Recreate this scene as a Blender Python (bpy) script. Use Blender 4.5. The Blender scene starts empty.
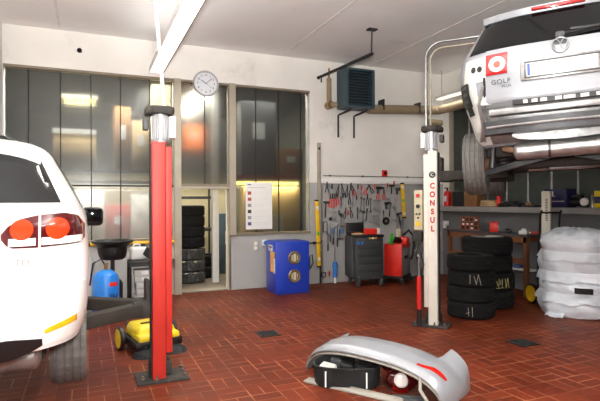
import bpy, bmesh, math, random
from mathutils import Vector, Matrix
R = math.radians
PI = math.pi
random.seed(7)
SC = bpy.context.scene
COL = SC.collection

# ------------------------------------------------------------------ camera
F_PX = 499.0
YAW, PITCH, ROLL = R(23.07), R(0.11), R(-0.26)
CAM_Z = 1.62
fw = Vector((math.sin(YAW)*math.cos(PITCH), math.cos(YAW)*math.cos(PITCH), math.sin(PITCH)))
rt0 = Vector((math.cos(YAW), -math.sin(YAW), 0))
up0 = rt0.cross(fw)
rt = rt0*math.cos(ROLL) + up0*math.sin(ROLL)
up = -rt0*math.sin(ROLL) + up0*math.cos(ROLL)
cd = bpy.data.cameras.new('camera')
cam = bpy.data.objects.new('camera', cd)
COL.objects.link(cam)
cd.sensor_width = 36.0
cd.sensor_fit = 'HORIZONTAL'
cd.lens = 36.0*F_PX/600.0
cd.clip_start = 0.05
M4 = Matrix((rt, up, -fw)).transposed().to_4x4()
M4.translation = Vector((0, 0, CAM_Z))
cam.matrix_world = M4
SC.camera = cam

def ray(px, py):
    return fw + rt*((px-300)/F_PX) + up*((200.5-py)/F_PX)
def on_y(px, py, y):
    d = ray(px, py); t = y/d.y
    return Vector((d.x*t, y, CAM_Z+d.z*t))
def on_x(px, py, x):
    d = ray(px, py); t = x/d.x
    return Vector((x, d.y*t, CAM_Z+d.z*t))
def on_z(px, py, z=0.0):
    d = ray(px, py); t = (z-CAM_Z)/d.z
    return Vector((d.x*t, d.y*t, z))
def at_depth(px, py, dep):
    d = ray(px, py)*dep
    return Vector((d.x, d.y, CAM_Z+d.z))

# ------------------------------------------------------------------ materials
def lin(c):
    c = c/255.0
    return c/12.92 if c <= 0.04045 else ((c+0.055)/1.055)**2.4
def rgb(r, g, b):
    return (lin(r), lin(g), lin(b), 1.0)
MATS = {}
def mat(name, col, rough=0.6, metal=0.0, var=0.12, scale=6.0, bump=0.0, bscale=60.0, spec=0.5, coat=0.0, emit=0.0, col2=None, dirt=None):
    """principled surface with a noise driven tint (and optional bump)"""
    if name in MATS: return MATS[name]
    m = bpy.data.materials.new(name); m.use_nodes = True
    nt = m.node_tree; N = nt.nodes; L = nt.links
    b = N['Principled BSDF']
    tc = N.new('ShaderNodeTexCoord')
    nz = N.new('ShaderNodeTexNoise'); nz.inputs['Scale'].default_value = scale; nz.inputs['Detail'].default_value = 5
    L.new(tc.outputs['Object'], nz.inputs['Vector'])
    rp = N.new('ShaderNodeValToRGB')
    c = rgb(*col)
    lo = tuple(max(0, x*(1-var)) for x in c[:3])+(1,)
    hi = tuple(min(1, x*(1+var)) for x in c[:3])+(1,)
    if col2 is not None: lo = rgb(*col2)
    rp.color_ramp.elements[0].position = 0.3; rp.color_ramp.elements[0].color = lo
    rp.color_ramp.elements[1].position = 0.7; rp.color_ramp.elements[1].color = hi
    L.new(nz.outputs['Fac'], rp.inputs['Fac'])
    out = rp.outputs['Color']
    if dirt is not None:                      # (colour, scale, threshold, amount): patches of dirt / wear
        n2 = N.new('ShaderNodeTexNoise'); n2.inputs['Scale'].default_value = dirt[1]; n2.inputs['Detail'].default_value = 8; n2.inputs['Roughness'].default_value = 0.7
        L.new(tc.outputs['Object'], n2.inputs['Vector'])
        r2 = N.new('ShaderNodeValToRGB')
        r2.color_ramp.elements[0].position = dirt[2]; r2.color_ramp.elements[0].color = (0,0,0,1)
        r2.color_ramp.elements[1].position = min(1, dirt[2]+0.15); r2.color_ramp.elements[1].color = (dirt[3],)*3+(1,)
        L.new(n2.outputs['Fac'], r2.inputs['Fac'])
        mx = N.new('ShaderNodeMix'); mx.data_type = 'RGBA'
        L.new(r2.outputs['Color'], mx.inputs['Factor'])
        L.new(out, mx.inputs['A']); mx.inputs['B'].default_value = rgb(*dirt[0])
        out = mx.outputs['Result']
    L.new(out, b.inputs['Base Color'])
    b.inputs['Roughness'].default_value = rough
    b.inputs['Metallic'].default_value = metal
    b.inputs['Specular IOR Level'].default_value = spec
    if coat:
        b.inputs['Coat Weight'].default_value = coat; b.inputs['Coat Roughness'].default_value = 0.04
    if emit:
        b.inputs['Emission Color'].default_value = c; b.inputs['Emission Strength'].default_value = emit
    if bump:
        n3 = N.new('ShaderNodeTexNoise'); n3.inputs['Scale'].default_value = bscale; n3.inputs['Detail'].default_value = 4
        L.new(tc.outputs['Object'], n3.inputs['Vector'])
        bp = N.new('ShaderNodeBump'); bp.inputs['Strength'].default_value = bump; bp.inputs['Distance'].default_value = 0.01
        L.new(n3.outputs['Fac'], bp.inputs['Height']); L.new(bp.outputs['Normal'], b.inputs['Normal'])
    MATS[name] = m
    return m

def floor_material():
    m = bpy.data.materials.new('red_quarry_tile'); m.use_nodes = True
    nt = m.node_tree; N = nt.nodes; L = nt.links
    b = N['Principled BSDF']
    tc = N.new('ShaderNodeTexCoord')
    sep = N.new('ShaderNodeSeparateXYZ'); L.new(tc.outputs['Object'], sep.inputs[0])
    def mth(op, a, b2=None, c=None):
        n = N.new('ShaderNodeMath'); n.operation = op
        for i, v in enumerate((a, b2, c)):
            if v is None: continue
            if isinstance(v, (int, float)): n.inputs[i].default_value = v
            else: L.new(v, n.inputs[i])
        return n.outputs[0]
    S = 0.25
    u = mth('DIVIDE', sep.outputs['X'], S); v = mth('DIVIDE', sep.outputs['Y'], S)
    iu = mth('FLOOR', u); iv = mth('FLOOR', v)
    fu = mth('SUBTRACT', u, iu); fv = mth('SUBTRACT', v, iv)
    par = mth('MODULO', mth('ADD', mth('ADD', iu, iv), 1000.0), 2.0)
    a = mth('ADD', mth('MULTIPLY', fu, par), mth('MULTIPLY', fv, mth('SUBTRACT', 1.0, par)))
    half = mth('GREATER_THAN', a, 0.5)
    e1 = mth('MINIMUM', fu, mth('SUBTRACT', 1.0, fu))
    e2 = mth('MINIMUM', fv, mth('SUBTRACT', 1.0, fv))
    e3 = mth('ABSOLUTE', mth('SUBTRACT', a, 0.5))
    ed = mth('MINIMUM', mth('MINIMUM', e1, e2), e3)
    mr = N.new('ShaderNodeMapRange'); mr.inputs['From Min'].default_value = 0.012; mr.inputs['From Max'].default_value = 0.03
    mr.inputs['To Min'].default_value = 1; mr.inputs['To Max'].default_value = 0
    L.new(ed, mr.inputs['Value'])
    cv = N.new('ShaderNodeCombineXYZ'); L.new(iu, cv.inputs[0]); L.new(iv, cv.inputs[1]); L.new(half, cv.inputs[2])
    wn = N.new('ShaderNodeTexWhiteNoise'); L.new(cv.outputs[0], wn.inputs['Vector'])
    rp = N.new('ShaderNodeValToRGB')
    rp.color_ramp.elements[0].color = rgb(98, 37, 20); rp.color_ramp.elements[1].color = rgb(117, 48, 26)
    L.new(wn.outputs['Value'], rp.inputs['Fac'])
    nz = N.new('ShaderNodeTexNoise'); nz.inputs['Scale'].default_value = 1.1; nz.inputs['Detail'].default_value = 7; nz.inputs['Roughness'].default_value = 0.65
    L.new(tc.outputs['Object'], nz.inputs['Vector'])
    r2 = N.new('ShaderNodeValToRGB'); r2.color_ramp.elements[0].position = 0.35; r2.color_ramp.elements[1].position = 0.68
    r2.color_ramp.elements[0].color = (0.62, 0.6, 0.58, 1); r2.color_ramp.elements[1].color = (1.08, 1.05, 1.02, 1)
    L.new(nz.outputs['Fac'], r2.inputs['Fac'])
    # grout: patchy, worn in places
    n2 = N.new('ShaderNodeTexNoise'); n2.inputs['Scale'].default_value = 2.3; n2.inputs['Detail'].default_value = 6
    L.new(tc.outputs['Object'], n2.inputs['Vector'])
    r3 = N.new('ShaderNodeValToRGB'); r3.color_ramp.elements[0].position = 0.40; r3.color_ramp.elements[1].position = 0.62
    r3.color_ramp.elements[0].color = rgb(104, 54, 38); r3.color_ramp.elements[1].color = rgb(178, 116, 78)
    L.new(n2.outputs['Fac'], r3.inputs['Fac'])
    mx = N.new('ShaderNodeMix'); mx.data_type = 'RGBA'
    L.new(mr.outputs['Result'], mx.inputs['Factor']); L.new(rp.outputs['Color'], mx.inputs['A']); L.new(r3.outputs['Color'], mx.inputs['B'])
    ml = N.new('ShaderNodeMix'); ml.data_type = 'RGBA'; ml.blend_type = 'MULTIPLY'; ml.inputs['Factor'].default_value = 1
    L.new(mx.outputs['Result'], ml.inputs['A']); L.new(r2.outputs['Color'], ml.inputs['B'])
    L.new(ml.outputs['Result'], b.inputs['Base Color'])
    rr = N.new('ShaderNodeMapRange'); rr.inputs['To Min'].default_value = 0.42; rr.inputs['To Max'].default_value = 0.62
    L.new(nz.outputs['Fac'], rr.inputs['Value']); L.new(rr.outputs['Result'], b.inputs['Roughness'])
    b.inputs['Specular IOR Level'].default_value = 0.2
    bp = N.new('ShaderNodeBump'); bp.inputs['Strength'].default_value = 0.25; bp.inputs['Distance'].default_value = 0.004; bp.invert = True
    L.new(mr.outputs['Result'], bp.inputs['Height']); L.new(bp.outputs['Normal'], b.inputs['Normal'])
    return m

def frosted_glass(name, tint, rough, dust, dustcol):
    m = bpy.data.materials.new(name); m.use_nodes = True
    nt = m.node_tree; N = nt.nodes; L = nt.links
    N.remove(N['Principled BSDF']); out = N['Material Output']
    g = N.new('ShaderNodeBsdfGlass'); g.inputs['Color'].default_value = rgb(*tint); g.inputs['Roughness'].default_value = rough; g.inputs['IOR'].default_value = 1.45
    tc = N.new('ShaderNodeTexCoord'); nz = N.new('ShaderNodeTexNoise'); nz.inputs['Scale'].default_value = 5; nz.inputs['Detail'].default_value = 6
    L.new(tc.outputs['Object'], nz.inputs['Vector'])
    d = N.new('ShaderNodeBsdfDiffuse'); d.inputs['Color'].default_value = rgb(*dustcol)
    mr = N.new('ShaderNodeMapRange'); mr.inputs['To Min'].default_value = dust*0.5; mr.inputs['To Max'].default_value = dust*1.5
    L.new(nz.outputs['Fac'], mr.inputs['Value'])
    mx = N.new('ShaderNodeMixShader'); L.new(mr.outputs['Result'], mx.inputs['Fac']); L.new(g.outputs[0], mx.inputs[1]); L.new(d.outputs[0], mx.inputs[2])
    L.new(mx.outputs[0], out.inputs['Surface'])
    return m

# ------------------------------------------------------------------ mesh builder
class MB:
    def __init__(s): s.bm = bmesh.new()
    def _xf(s, vs, mtx):
        if mtx is not None:
            for v in vs: v.co = mtx @ v.co
    def box(s, c, d, bev=0.0, rot=None, seg=2, taper=None):
        """box centred at c with size d; rot = Matrix/Euler tuple"""
        t = bmesh.ops.create_cube(s.bm, size=1.0); vs = t['verts']
        for v in vs:
            k = 1.0
            if taper and v.co.z > 0: v.co.x *= taper[0]; v.co.y *= taper[1]
            v.co = Vector((v.co.x*d[0], v.co.y*d[1], v.co.z*d[2]))
        if bev > 0:
            es = list({e for v in vs for e in v.link_edges})
            r = bmesh.ops.bevel(s.bm, geom=es, offset=min(bev, min(d)*0.49), segments=seg, affect='EDGES', profile=0.5)
            vs = list({v for f in r['faces'] for v in f.verts} | {v for v in vs if v.is_valid})
        m = Matrix.Translation(Vector(c))
        if rot is not None:
            rm = rot if isinstance(rot, Matrix) else Matrix.Rotation(rot[2], 4, 'Z') @ Matrix.Rotation(rot[1], 4, 'Y') @ Matrix.Rotation(rot[0], 4, 'X')
            m = m @ rm
        s._xf(vs, m); return s
    def rod(s, a, b, r, r2=None, seg=14, cap=True):
        a, b = Vector(a), Vector(b); d = b-a
        t = bmesh.ops.create_cone(s.bm, cap_ends=cap, segments=seg, radius1=r, radius2=r if r2 is None else r2, depth=d.length)
        q = d.to_track_quat('Z', 'Y').to_matrix().to_4x4(); q.translation = (a+b)/2
        s._xf(t['verts'], q); return s
    def ball(s, c, r, sc=(1, 1, 1), seg=18):
        t = bmesh.ops.create_uvsphere(s.bm, u_segments=seg, v_segments=seg//2+2, radius=r)
        for v in t['verts']: v.co = Vector((v.co.x*sc[0]+c[0], v.co.y*sc[1]+c[1], v.co.z*sc[2]+c[2]))
        return s
    def lathe(s, prof, c=(0, 0, 0), axis='Z', seg=40, closed=False, mod=None, ang=2*PI):
        """prof = [(radius, height)]; revolved round axis through c"""
        rows = []
        full = abs(ang-2*PI) < 1e-6
        n = seg if full else seg+1
        for j, (r, h) in enumerate(prof):
            row = []
            for i in range(n):
                a = ang*i/seg
                rr, hh = (r, h) if mod is None else mod(j, i, r, h)
                x, y = rr*math.cos(a), rr*math.sin(a)
                p = {'Z': (x, y, hh), 'X': (hh, x, y), 'Y': (y, hh, x)}[axis]
                row.append(s.bm.verts.new((p[0]+c[0], p[1]+c[1], p[2]+c[2])))
            rows.append(row)
        J = len(rows)
        for j in range(J if closed else J-1):
            A, B = rows[j], rows[(j+1) % J]
            for i in range(seg):
                k = (i+1) % n
                try: s.bm.faces.new((A[i], A[k], B[k], B[i]))
                except ValueError: pass
        return s
    def tube(s, pts, r, seg=8, cap=True):
        """round bar along a polyline, mitred"""
        P = [Vector(p) for p in pts]; rows = []
        rad = r if isinstance(r, (list, tuple)) else [r]*len(P)
        prev = None
        for i, p in enumerate(P):
            t = (P[min(i+1, len(P)-1)]-P[max(i-1, 0)]).normalized()
            if prev is None:
                n = t.orthogonal().normalized()
            else:
                n = (prev - t*prev.dot(t))
                n = n.normalized() if n.length > 1e-6 else t.orthogonal().normalized()
            prev = n; b = t.cross(n)
            rows.append([s.bm.verts.new(p + (n*math.cos(2*PI*k/seg)+b*math.sin(2*PI*k/seg))*rad[i]) for k in range(seg)])
        for j in range(len(rows)-1):
            for k in range(seg):
                s.bm.faces.new((rows[j][k], rows[j][(k+1) % seg], rows[j+1][(k+1) % seg], rows[j+1][k]))
        if cap:
            s.bm.faces.new(rows[0][::-1]); s.bm.faces.new(rows[-1])
        return s
    def prism(s, poly, h, mtx=None, bev=0.0):
        """polygon in local xy extruded along z by h"""
        a = [s.bm.verts.new((x, y, 0)) for x, y in poly]; b = [s.bm.verts.new((x, y, h)) for x, y in poly]
        n = len(poly)
        fs = [s.bm.faces.new(a[::-1]), s.bm.faces.new(b)]
        for i in range(n): fs.append(s.bm.faces.new((a[i], a[(i+1) % n], b[(i+1) % n], b[i])))
        vs = a+b
        if bev > 0:
            es = list({e for f in fs[:2] for e in f.edges})
            r = bmesh.ops.bevel(s.bm, geom=es, offset=bev, segments=2, affect='EDGES', profile=0.5)
            vs = list({v for f in r['faces'] for v in f.verts} | {v for v in vs if v.is_valid})
        s._xf(vs, mtx); return s
    def grid(s, fn, nu, nv, skirt=None, thick=None):
        """surface fn(u,v)->Vector ; thick = offset fn(u,v)->Vector for the back side (closed shell)"""
        A = [[s.bm.verts.new(fn(i/nu, j/nv)) for j in range(nv+1)] for i in range(nu+1)]
        for i in range(nu):
            for j in range(nv): s.bm.faces.new((A[i][j], A[i+1][j], A[i+1][j+1], A[i][j+1]))
        if thick is not None:
            B = [[s.bm.verts.new(thick(i/nu, j/nv)) for j in range(nv+1)] for i in range(nu+1)]
            for i in range(nu):
                for j in range(nv): s.bm.faces.new((B[i][j], B[i][j+1], B[i+1][j+1], B[i+1][j]))
            rim = [(i, 0) for i in range(nu)]+[(nu, j) for j in range(nv)]+[(i, nv) for i in range(nu, 0, -1)]+[(0, j) for j in range(nv, 0, -1)]
            for k in range(len(rim)):
                (i, j), (p, q) = rim[k], rim[(k+1) % len(rim)]
                s.bm.faces.new((A[i][j], B[i][j], B[p][q], A[p][q]))
        return s
    def build(s, name, m, parent=None, sharp=35, loc=None, rot=None, keep=False):
        bmesh.ops.recalc_face_normals(s.bm, faces=s.bm.faces[:])
        me = bpy.data.meshes.new(name); s.bm.to_mesh(me); s.bm.free()
        for p in me.polygons: p.use_smooth = True
        try: me.set_sharp_from_angle(angle=R(sharp))
        except Exception: pass
        o = bpy.data.objects.new(name, me); COL.objects.link(o)
        if isinstance(m, str): m = MATS[m]
        me.materials.append(m)
        if parent is not None: o.parent = parent
        if loc is not None: o.location = loc
        if rot is not None: o.rotation_euler = rot
        return o

def tag(o, label=None, cat=None, group=None, kind=None):
    if label: o['label'] = label
    if cat: o['category'] = cat
    if group: o['group'] = group
    if kind: o['kind'] = kind
    return o
def thing(name, label, cat, loc=(0, 0, 0), rz=0.0, group=None, rot=None):
    o = bpy.data.objects.new(name, None); COL.objects.link(o)
    o.location = loc; o.rotation_euler = rot if rot is not None else (0, 0, rz)
    return tag(o, label, cat, group)
def struct(o): o['kind'] = 'structure'; return o
def dup(root, loc, rz=None, label=None, rot=None):
    def cp(o, par):
        c = o.copy(); COL.objects.link(c)
        if par is not None: c.parent = par
        for ch in o.children: cp(ch, c)
        return c
    c = cp(root, None); c.location = loc
    if rz is not None: c.rotation_euler = (0, 0, rz)
    if rot is not None: c.rotation_euler = rot
    if label: c['label'] = label
    return c
def text_part(s, size, m, parent, name='lettering', loc=(0, 0, 0), rot=(0, 0, 0), depth=0.002, align='CENTER', spacing=1.0, xs=1.0, bold=0.0):
    cu = bpy.data.curves.new(name, 'FONT'); cu.body = s; cu.size = size; cu.extrude = depth; cu.align_x = align; cu.align_y = 'CENTER'; cu.offset = bold; cu.space_character = spacing
    tmp = bpy.data.objects.new('tmp_text', cu); COL.objects.link(tmp)
    bpy.context.view_layer.update()
    me = bpy.data.meshes.new_from_object(tmp.evaluated_get(bpy.context.evaluated_depsgraph_get()))
    bpy.data.objects.remove(tmp)
    o = bpy.data.objects.new(name, me); COL.objects.link(o)
    me.materials.clear(); me.materials.append(MATS[m] if isinstance(m, str) else m)
    o.parent = parent; o.location = loc; o.rotation_euler = rot; o.scale = (xs, 1, 1)
    return o
def boolean(o, cutters):
    for c in cutters:
        md = o.modifiers.new('cut', 'BOOLEAN'); md.operation = 'DIFFERENCE'; md.object = c; md.solver = 'EXACT'
    bpy.context.view_layer.update()
    dg = bpy.context.evaluated_depsgraph_get()
    me = bpy.data.meshes.new_from_object(o.evaluated_get(dg))
    o.modifiers.clear(); o.data = me
    for p in me.polygons: p.use_smooth = True
    me.set_sharp_from_angle(angle=R(32))
    for c in cutters: bpy.data.objects.remove(c)
    return o

# palette
mat('white_wall', (236, 234, 228), 0.85, var=0.05, scale=1.5, bump=0.08, bscale=40, dirt=((190, 184, 172), 1.2, 0.60, 0.45))
mat('ceiling_paint', (238, 237, 236), 0.9, var=0.05, scale=0.6, bump=0.05, bscale=30, dirt=((150, 146, 140), 0.7, 0.64, 0.5))
mat('seam_white', (226, 225, 222), 0.85)
mat('grey_wall', (170, 170, 168), 0.75, var=0.08, scale=2.0, dirt=((112, 110, 106), 1.5, 0.58, 0.6))
mat('sill_grey', (146, 145, 142), 0.75, var=0.08)
mat('dark_grey_wall', (108, 109, 110), 0.8, var=0.08, scale=2.0, dirt=((90, 88, 86), 1.5, 0.6, 0.6))
mat('frame_cream', (162, 154, 138), 0.6, var=0.08)
mat('frame_brown', (128, 116, 98), 0.6, var=0.1)
mat('seal_black', (24, 26, 26), 0.7)
mat('white_paint', (232, 232, 230), 0.4, var=0.03)
mat('car_white', (238, 238, 236), 0.28, var=0.01, coat=0.6)
mat('car_silver', (146, 149, 154), 0.36, metal=0.2, var=0.03, coat=0.5)
mat('bare_silver', (150, 150, 149), 0.36, metal=0.7, var=0.25, scale=8, bump=0.5, bscale=9, dirt=((92, 84, 74), 5, 0.52, 0.7))
mat('primer_white', (188, 187, 182), 0.5, var=0.08, scale=7, bump=0.3, bscale=12, dirt=((128, 122, 112), 6, 0.55, 0.7))
mat('bumper_flange', (150, 146, 136), 0.6, var=0.08)
mat('cream_case', (236, 231, 214), 0.5, var=0.03)
mat('rack_orange', (168, 78, 40), 0.55, var=0.1)
mat('car_glass', (8, 9, 10), 0.06, var=0.1, spec=0.25)
mat('round_window', (112, 104, 84), 0.12, var=0.5, scale=14, coat=0.5)
mat('black_plastic', (20, 20, 21), 0.45, var=0.2)
mat('black_rough', (24, 26, 27), 0.75, var=0.25, bump=0.3, bscale=70)
mat('grey_plastic', (64, 66, 68), 0.55, var=0.12)
mat('rubber', (22, 22, 23), 0.85, spec=0.25, var=0.2, scale=12, bump=0.15, bscale=80, dirt=((40, 39, 37), 7, 0.55, 0.5))
mat('rubber_dusty', (92, 90, 87), 0.85, var=0.18, scale=10, bump=0.25, bscale=60, dirt=((62, 60, 58), 8, 0.5, 0.6))
mat('steel', (150, 150, 150), 0.35, metal=0.9, var=0.12)
mat('steel_dark', (70, 70, 72), 0.45, metal=0.8, var=0.2, scale=9)
mat('chrome', (225, 225, 228), 0.12, metal=1.0, var=0.03)
mat('alu', (190, 190, 192), 0.3, metal=0.85, var=0.06)
mat('rusty', (112, 78, 54), 0.8, var=0.35, scale=14, bump=0.3, dirt=((60, 52, 48), 9, 0.5, 0.7))
mat('lamp_red', (150, 10, 14), 0.12, var=0.15, coat=0.8)
mat('lamp_dark_red', (70, 8, 12), 0.12, var=0.2, coat=0.8)
mat('lamp_orange', (226, 54, 20), 0.12, var=0.15, coat=0.8)
mat('lamp_clear', (236, 230, 226), 0.15, var=0.06, coat=0.8)
mat('flash_glow_label_amber', (250, 168, 26), 0.15, var=0.15, coat=0.6, scale=20)
mat('reflector_red', (170, 30, 22), 0.15, var=0.2, coat=0.6, scale=20)
mat('lift_red', (188, 44, 34), 0.5, var=0.08, scale=3, dirt=((110, 60, 56), 5, 0.66, 0.7))
mat('lift_white', (228, 225, 214), 0.5, var=0.05, scale=3, dirt=((160, 150, 132), 5, 0.64, 0.6))
mat('dusty_black', (44, 41, 38), 0.8, var=0.25, scale=8, dirt=((96, 84, 70), 6, 0.55, 0.6))
mat('dusty_arm', (46, 41, 35), 0.85, var=0.2, scale=7, bump=0.2, dirt=((52, 48, 44), 5, 0.5, 0.6))
mat('yellow_paint', (236, 190, 30), 0.45, var=0.08)
mat('yellow_plastic', (232, 206, 40), 0.4, var=0.05)
mat('red_paint', (196, 26, 24), 0.4, var=0.08)
mat('red_bright', (226, 44, 30), 0.4, var=0.06)
mat('orange_plastic', (232, 120, 36), 0.5, var=0.08)
mat('blue_paint', (30, 62, 178), 0.38, var=0.06, coat=0.2)
mat('blue_bottle', (32, 124, 214), 0.35, var=0.06, coat=0.3)
mat('blue_tool', (46, 120, 200), 0.45, var=0.1)
mat('green_cloth', (70, 190, 70), 0.8, var=0.2)
mat('slate_paint', (56, 59, 61), 0.5, var=0.08)
mat('heater_paint', (58, 76, 86), 0.5, var=0.1)
mat('navy', (24, 28, 72), 0.45, var=0.15)
mat('brown_card', (142, 104, 66), 0.85, var=0.12)
mat('beige_card', (196, 170, 128), 0.85, var=0.1)
mat('wood', (120, 74, 44), 0.65, var=0.25, scale=4)
mat('pipe_cream', (146, 129, 102), 0.6, var=0.12, dirt=((120, 104, 82), 4, 0.58, 0.5))
mat('brass', (150, 124, 84), 0.4, metal=0.7, var=0.15)
mat('paper', (236, 236, 232), 0.7, var=0.02)
mat('print_grey', (150, 150, 154), 0.7)
mat('print_light', (214, 214, 214), 0.7)
mat('print_red', (166, 70, 62), 0.7)
mat('print_blue', (70, 90, 150), 0.7)
mat('clock_face', (226, 230, 236), 0.4, var=0.02)
mat('chalk', (206, 196, 130), 0.9, var=0.1)
mat('chalk_white', (170, 166, 150), 0.9, var=0.1)
mat('concrete', (116, 106, 94), 0.85, var=0.15, scale=3)
mat('back_room_wall', (206, 196, 160), 0.85, var=0.05)
mat('back_room_dark', (120, 122, 116), 0.85, var=0.08)
mat('tan_plastic', (198, 190, 160), 0.6, var=0.1)
mat('lamp_tube', (255, 250, 232), 0.5, emit=3.2)
mat('lamp_tube_dim', (255, 250, 232), 0.5, emit=0.9)
mat('lamp_yellow', (255, 226, 130), 0.5, emit=5.0)
# ================================================================== SETTING
WY, WX, CZ = 8.94, 7.25, 4.41
MATS['floor_tile'] = floor_material()
MATS['glass_wall'] = frosted_glass('glass_wall', (224, 225, 223), 0.235, 0.13, (120, 120, 117))
MATS['glass_low'] = frosted_glass('glass_low', (240, 240, 236), 0.24, 0.30, (188, 184, 180))
MATS['glass_side'] = frosted_glass('glass_side', (205, 210, 204), 0.4, 0.5, (92, 99, 92))

struct(MB().box((1.3, 2.47, -0.05), (13.0, 12.94, 0.1)).build('floor', 'floor_tile'))
struct(MB().box((1.3, 2.47, CZ+0.05), (13.0, 12.94, 0.1)).build('ceiling', 'ceiling_paint'))
m = MB()
for x in (-4.2, -2.3, -0.4, 1.52, 3.44, 5.37): m.box((x, 2.47, CZ-0.003), (0.035, 12.9, 0.006))
struct(m.build('trim_1', 'seam_white'))
# back wall : white band over the glazing, full white wall beyond it
w = MB()
w.box(((-1.2+4.02)/2, WY+0.1, 4.10), (5.22, 0.2, 0.62))
w.box((5.76, WY+0.1, (1.99+CZ)/2), (3.48, 0.2, CZ-1.99))
w.box((-3.2, WY+0.1, CZ/2), (4.0, 0.2, CZ))
wb = struct(w.build('wall_back', 'white_wall'))
hc = on_y(79.5, 50.5, WY)
MB().lathe([(0.034, -0.004), (0.04, -0.008), (0.04, 0.0), (0.001, 0.0), (0.001, -0.003)], axis='Y', seg=20, c=(hc.x, WY, hc.z)).build('wall_socket_hole', 'seal_black', wb)
w = MB()
w.box((0.10, WY+0.1, 0.475), (2.6, 0.2, 0.95))
w.box((3.21, WY+0.1, 0.50), (1.62, 0.2, 1.0))
w.box((5.76, WY+0.1, 0.995), (3.48, 0.2, 1.99))
struct(w.build('wall_back_lower', 'grey_wall'))
struct(MB().box((-1.52, WY-0.16, CZ/2), (0.62, 0.32, CZ)).build('trim_2', 'white_wall'))
# glazing of the back wall
def window(name, x0, x1, z0, z1, seams, zsplit=None, fr='frame_brown'):
    f = MB()
    f.box(((x0+x1)/2, WY+0.06, z1-0.02), (x1-x0, 0.14, 0.04))
    f.box(((x0+x1)/2, WY+0.05, z0+0.02), (x1-x0, 0.16, 0.04))
    o = struct(f.build(name, fr))
    edges = [x0]+list(seams)+[x1]
    zs = [z0+0.04, z1-0.04] if zsplit is None else [z0+0.04, zsplit, z1-0.04]
    for k in range(len(zs)-1):
        p = MB()
        for a, b in zip(edges[:-1], edges[1:]):
            p.box(((a+b)/2, WY+0.07, (zs[k]+zs[k+1])/2), (b-a-0.012, 0.012, zs[k+1]-zs[k]-0.01))
        p.build('pane', 'glass_low' if (zsplit and k == 0) else 'glass_wall', o)
    s = MB()
    for a in seams: s.box((a, WY+0.065, (z0+z1)/2), (0.016, 0.03, z1-z0))
    if zsplit: s.box(((x0+x1)/2, WY+0.06, zsplit), (x1-x0, 0.05, 0.028))
    s.build('glazing_joint', 'seal_black', o)
    return o
window('window_1', -1.2, 1.40, 0.95, 3.79, (-0.86, -0.40, 0.06, 0.52, 1.00), 1.90)
window('window_2', 1.52, 2.39, 1.90, 3.79, (1.96,))
window('window_3', 2.51, 4.02, 1.00, 3.79, (2.93, 3.39, 3.85))
f = MB()
f.box((1.46, WY+0.04, 1.895), (0.12, 0.2, 3.79)); f.box((2.45, WY+0.04, 2.4), (0.12, 0.2, 2.78))
f.box((1.955, WY+0.05, 1.88), (0.87, 0.16, 0.05)); f.box((2.40, WY+0.1, 0.95), (0.04, 0.2, 1.9))
struct(f.build('door_1', 'frame_cream'))
# right hand wall with its ledge and obscured glazing
LED = 1.50
struct(MB().box((WX+0.1, 2.47, 0.7), (0.2, 12.94, 1.4)).box((WX+0.13, 2.47, 1.45), (0.2, 12.9, 0.1)).build('wall_right', 'dark_grey_wall'))
struct(MB().box((WX+0.1, 2.47, 4.07), (0.2, 12.94, 0.68)).box((WX+0.1, 8.83, 2.6), (0.2, 0.22, 2.3)).build('wall_right_upper', 'white_wall'))
struct(MB().box((WX-0.06, 2.47, 1.452), (0.40, 12.9, 0.1), bev=0.008).build('sill_right', 'sill_grey'))
o = struct(MB().box((WX+0.06, 2.3, 3.72), (0.12, 12.6, 0.05)).box((WX+0.06, 8.70, 2.6), (0.12, 0.05, 2.2)).build('window_4', 'frame_cream'))
p = MB(); s = MB(); y = 8.68
while y > -3.5:
    p.box((WX+0.09, y-0.25, 2.60), (0.012, 0.49, 2.19)); s.box((WX+0.085, y-0.5, 2.60), (0.03, 0.035, 2.19)); y -= 0.5
p.build('pane', 'glass_side', o); s.build('glazing_joint', 'grey_wall', o)
# the walls behind the photographer
struct(MB().box((-5.3, 2.47, CZ/2), (0.2, 12.94, CZ)).build('wall_left', 'white_wall'))
struct(MB().box((1.3, -4.1, CZ/2), (13.2, 0.2, CZ)).build('wall_front', 'white_wall'))
# neighbouring room behind the glazing
struct(MB().box((1.4, 11.55, -0.05), (7.0, 5.0, 0.1)).build('floor_rear_room', 'concrete'))
struct(MB().box((1.4, 11.55, 3.95), (7.0, 5.0, 0.1)).build('ceiling_rear_room', 'slate_paint'))  # coloured dark so the upper panes stay dim
struct(MB().box((1.4, 13.6, 1.1), (7.0, 0.1, 2.2)).build('wall_rear_room', 'back_room_wall'))
struct(MB().box((1.4, 13.6, 3.05), (7.0, 0.1, 1.7)).build('wall_rear_room_upper', 'slate_paint'))  # dark tone put in to keep the upper panes from brightening
struct(MB().box((-2.05, 11.4, 1.95), (0.1, 4.6, 3.9)).box((4.9, 11.4, 1.95), (0.1, 4.6, 3.9)).build('wall_rear_room_side', 'back_room_dark'))
struct(MB().box((2.37, 9.95, 1.95), (0.13, 0.13, 3.9), bev=0.01).build('pillar_rear_room', 'white_paint'))

# yellow pipe and skirting along the back wall
t = thing('gas_pipe', 'yellow pipe running along the back wall under the frosted window', 'pipe', (0, 0, 0))
MB().tube([(-1.1, WY-0.05, 0.93), (1.39, WY-0.05, 0.93)], 0.03).build('pipe_run', 'yellow_paint', t)
for x in (-0.6, 0.3, 1.2): MB().box((x, WY-0.03, 0.93), (0.03, 0.07, 0.08)).build('pipe_clip', 'steel', t)
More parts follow.
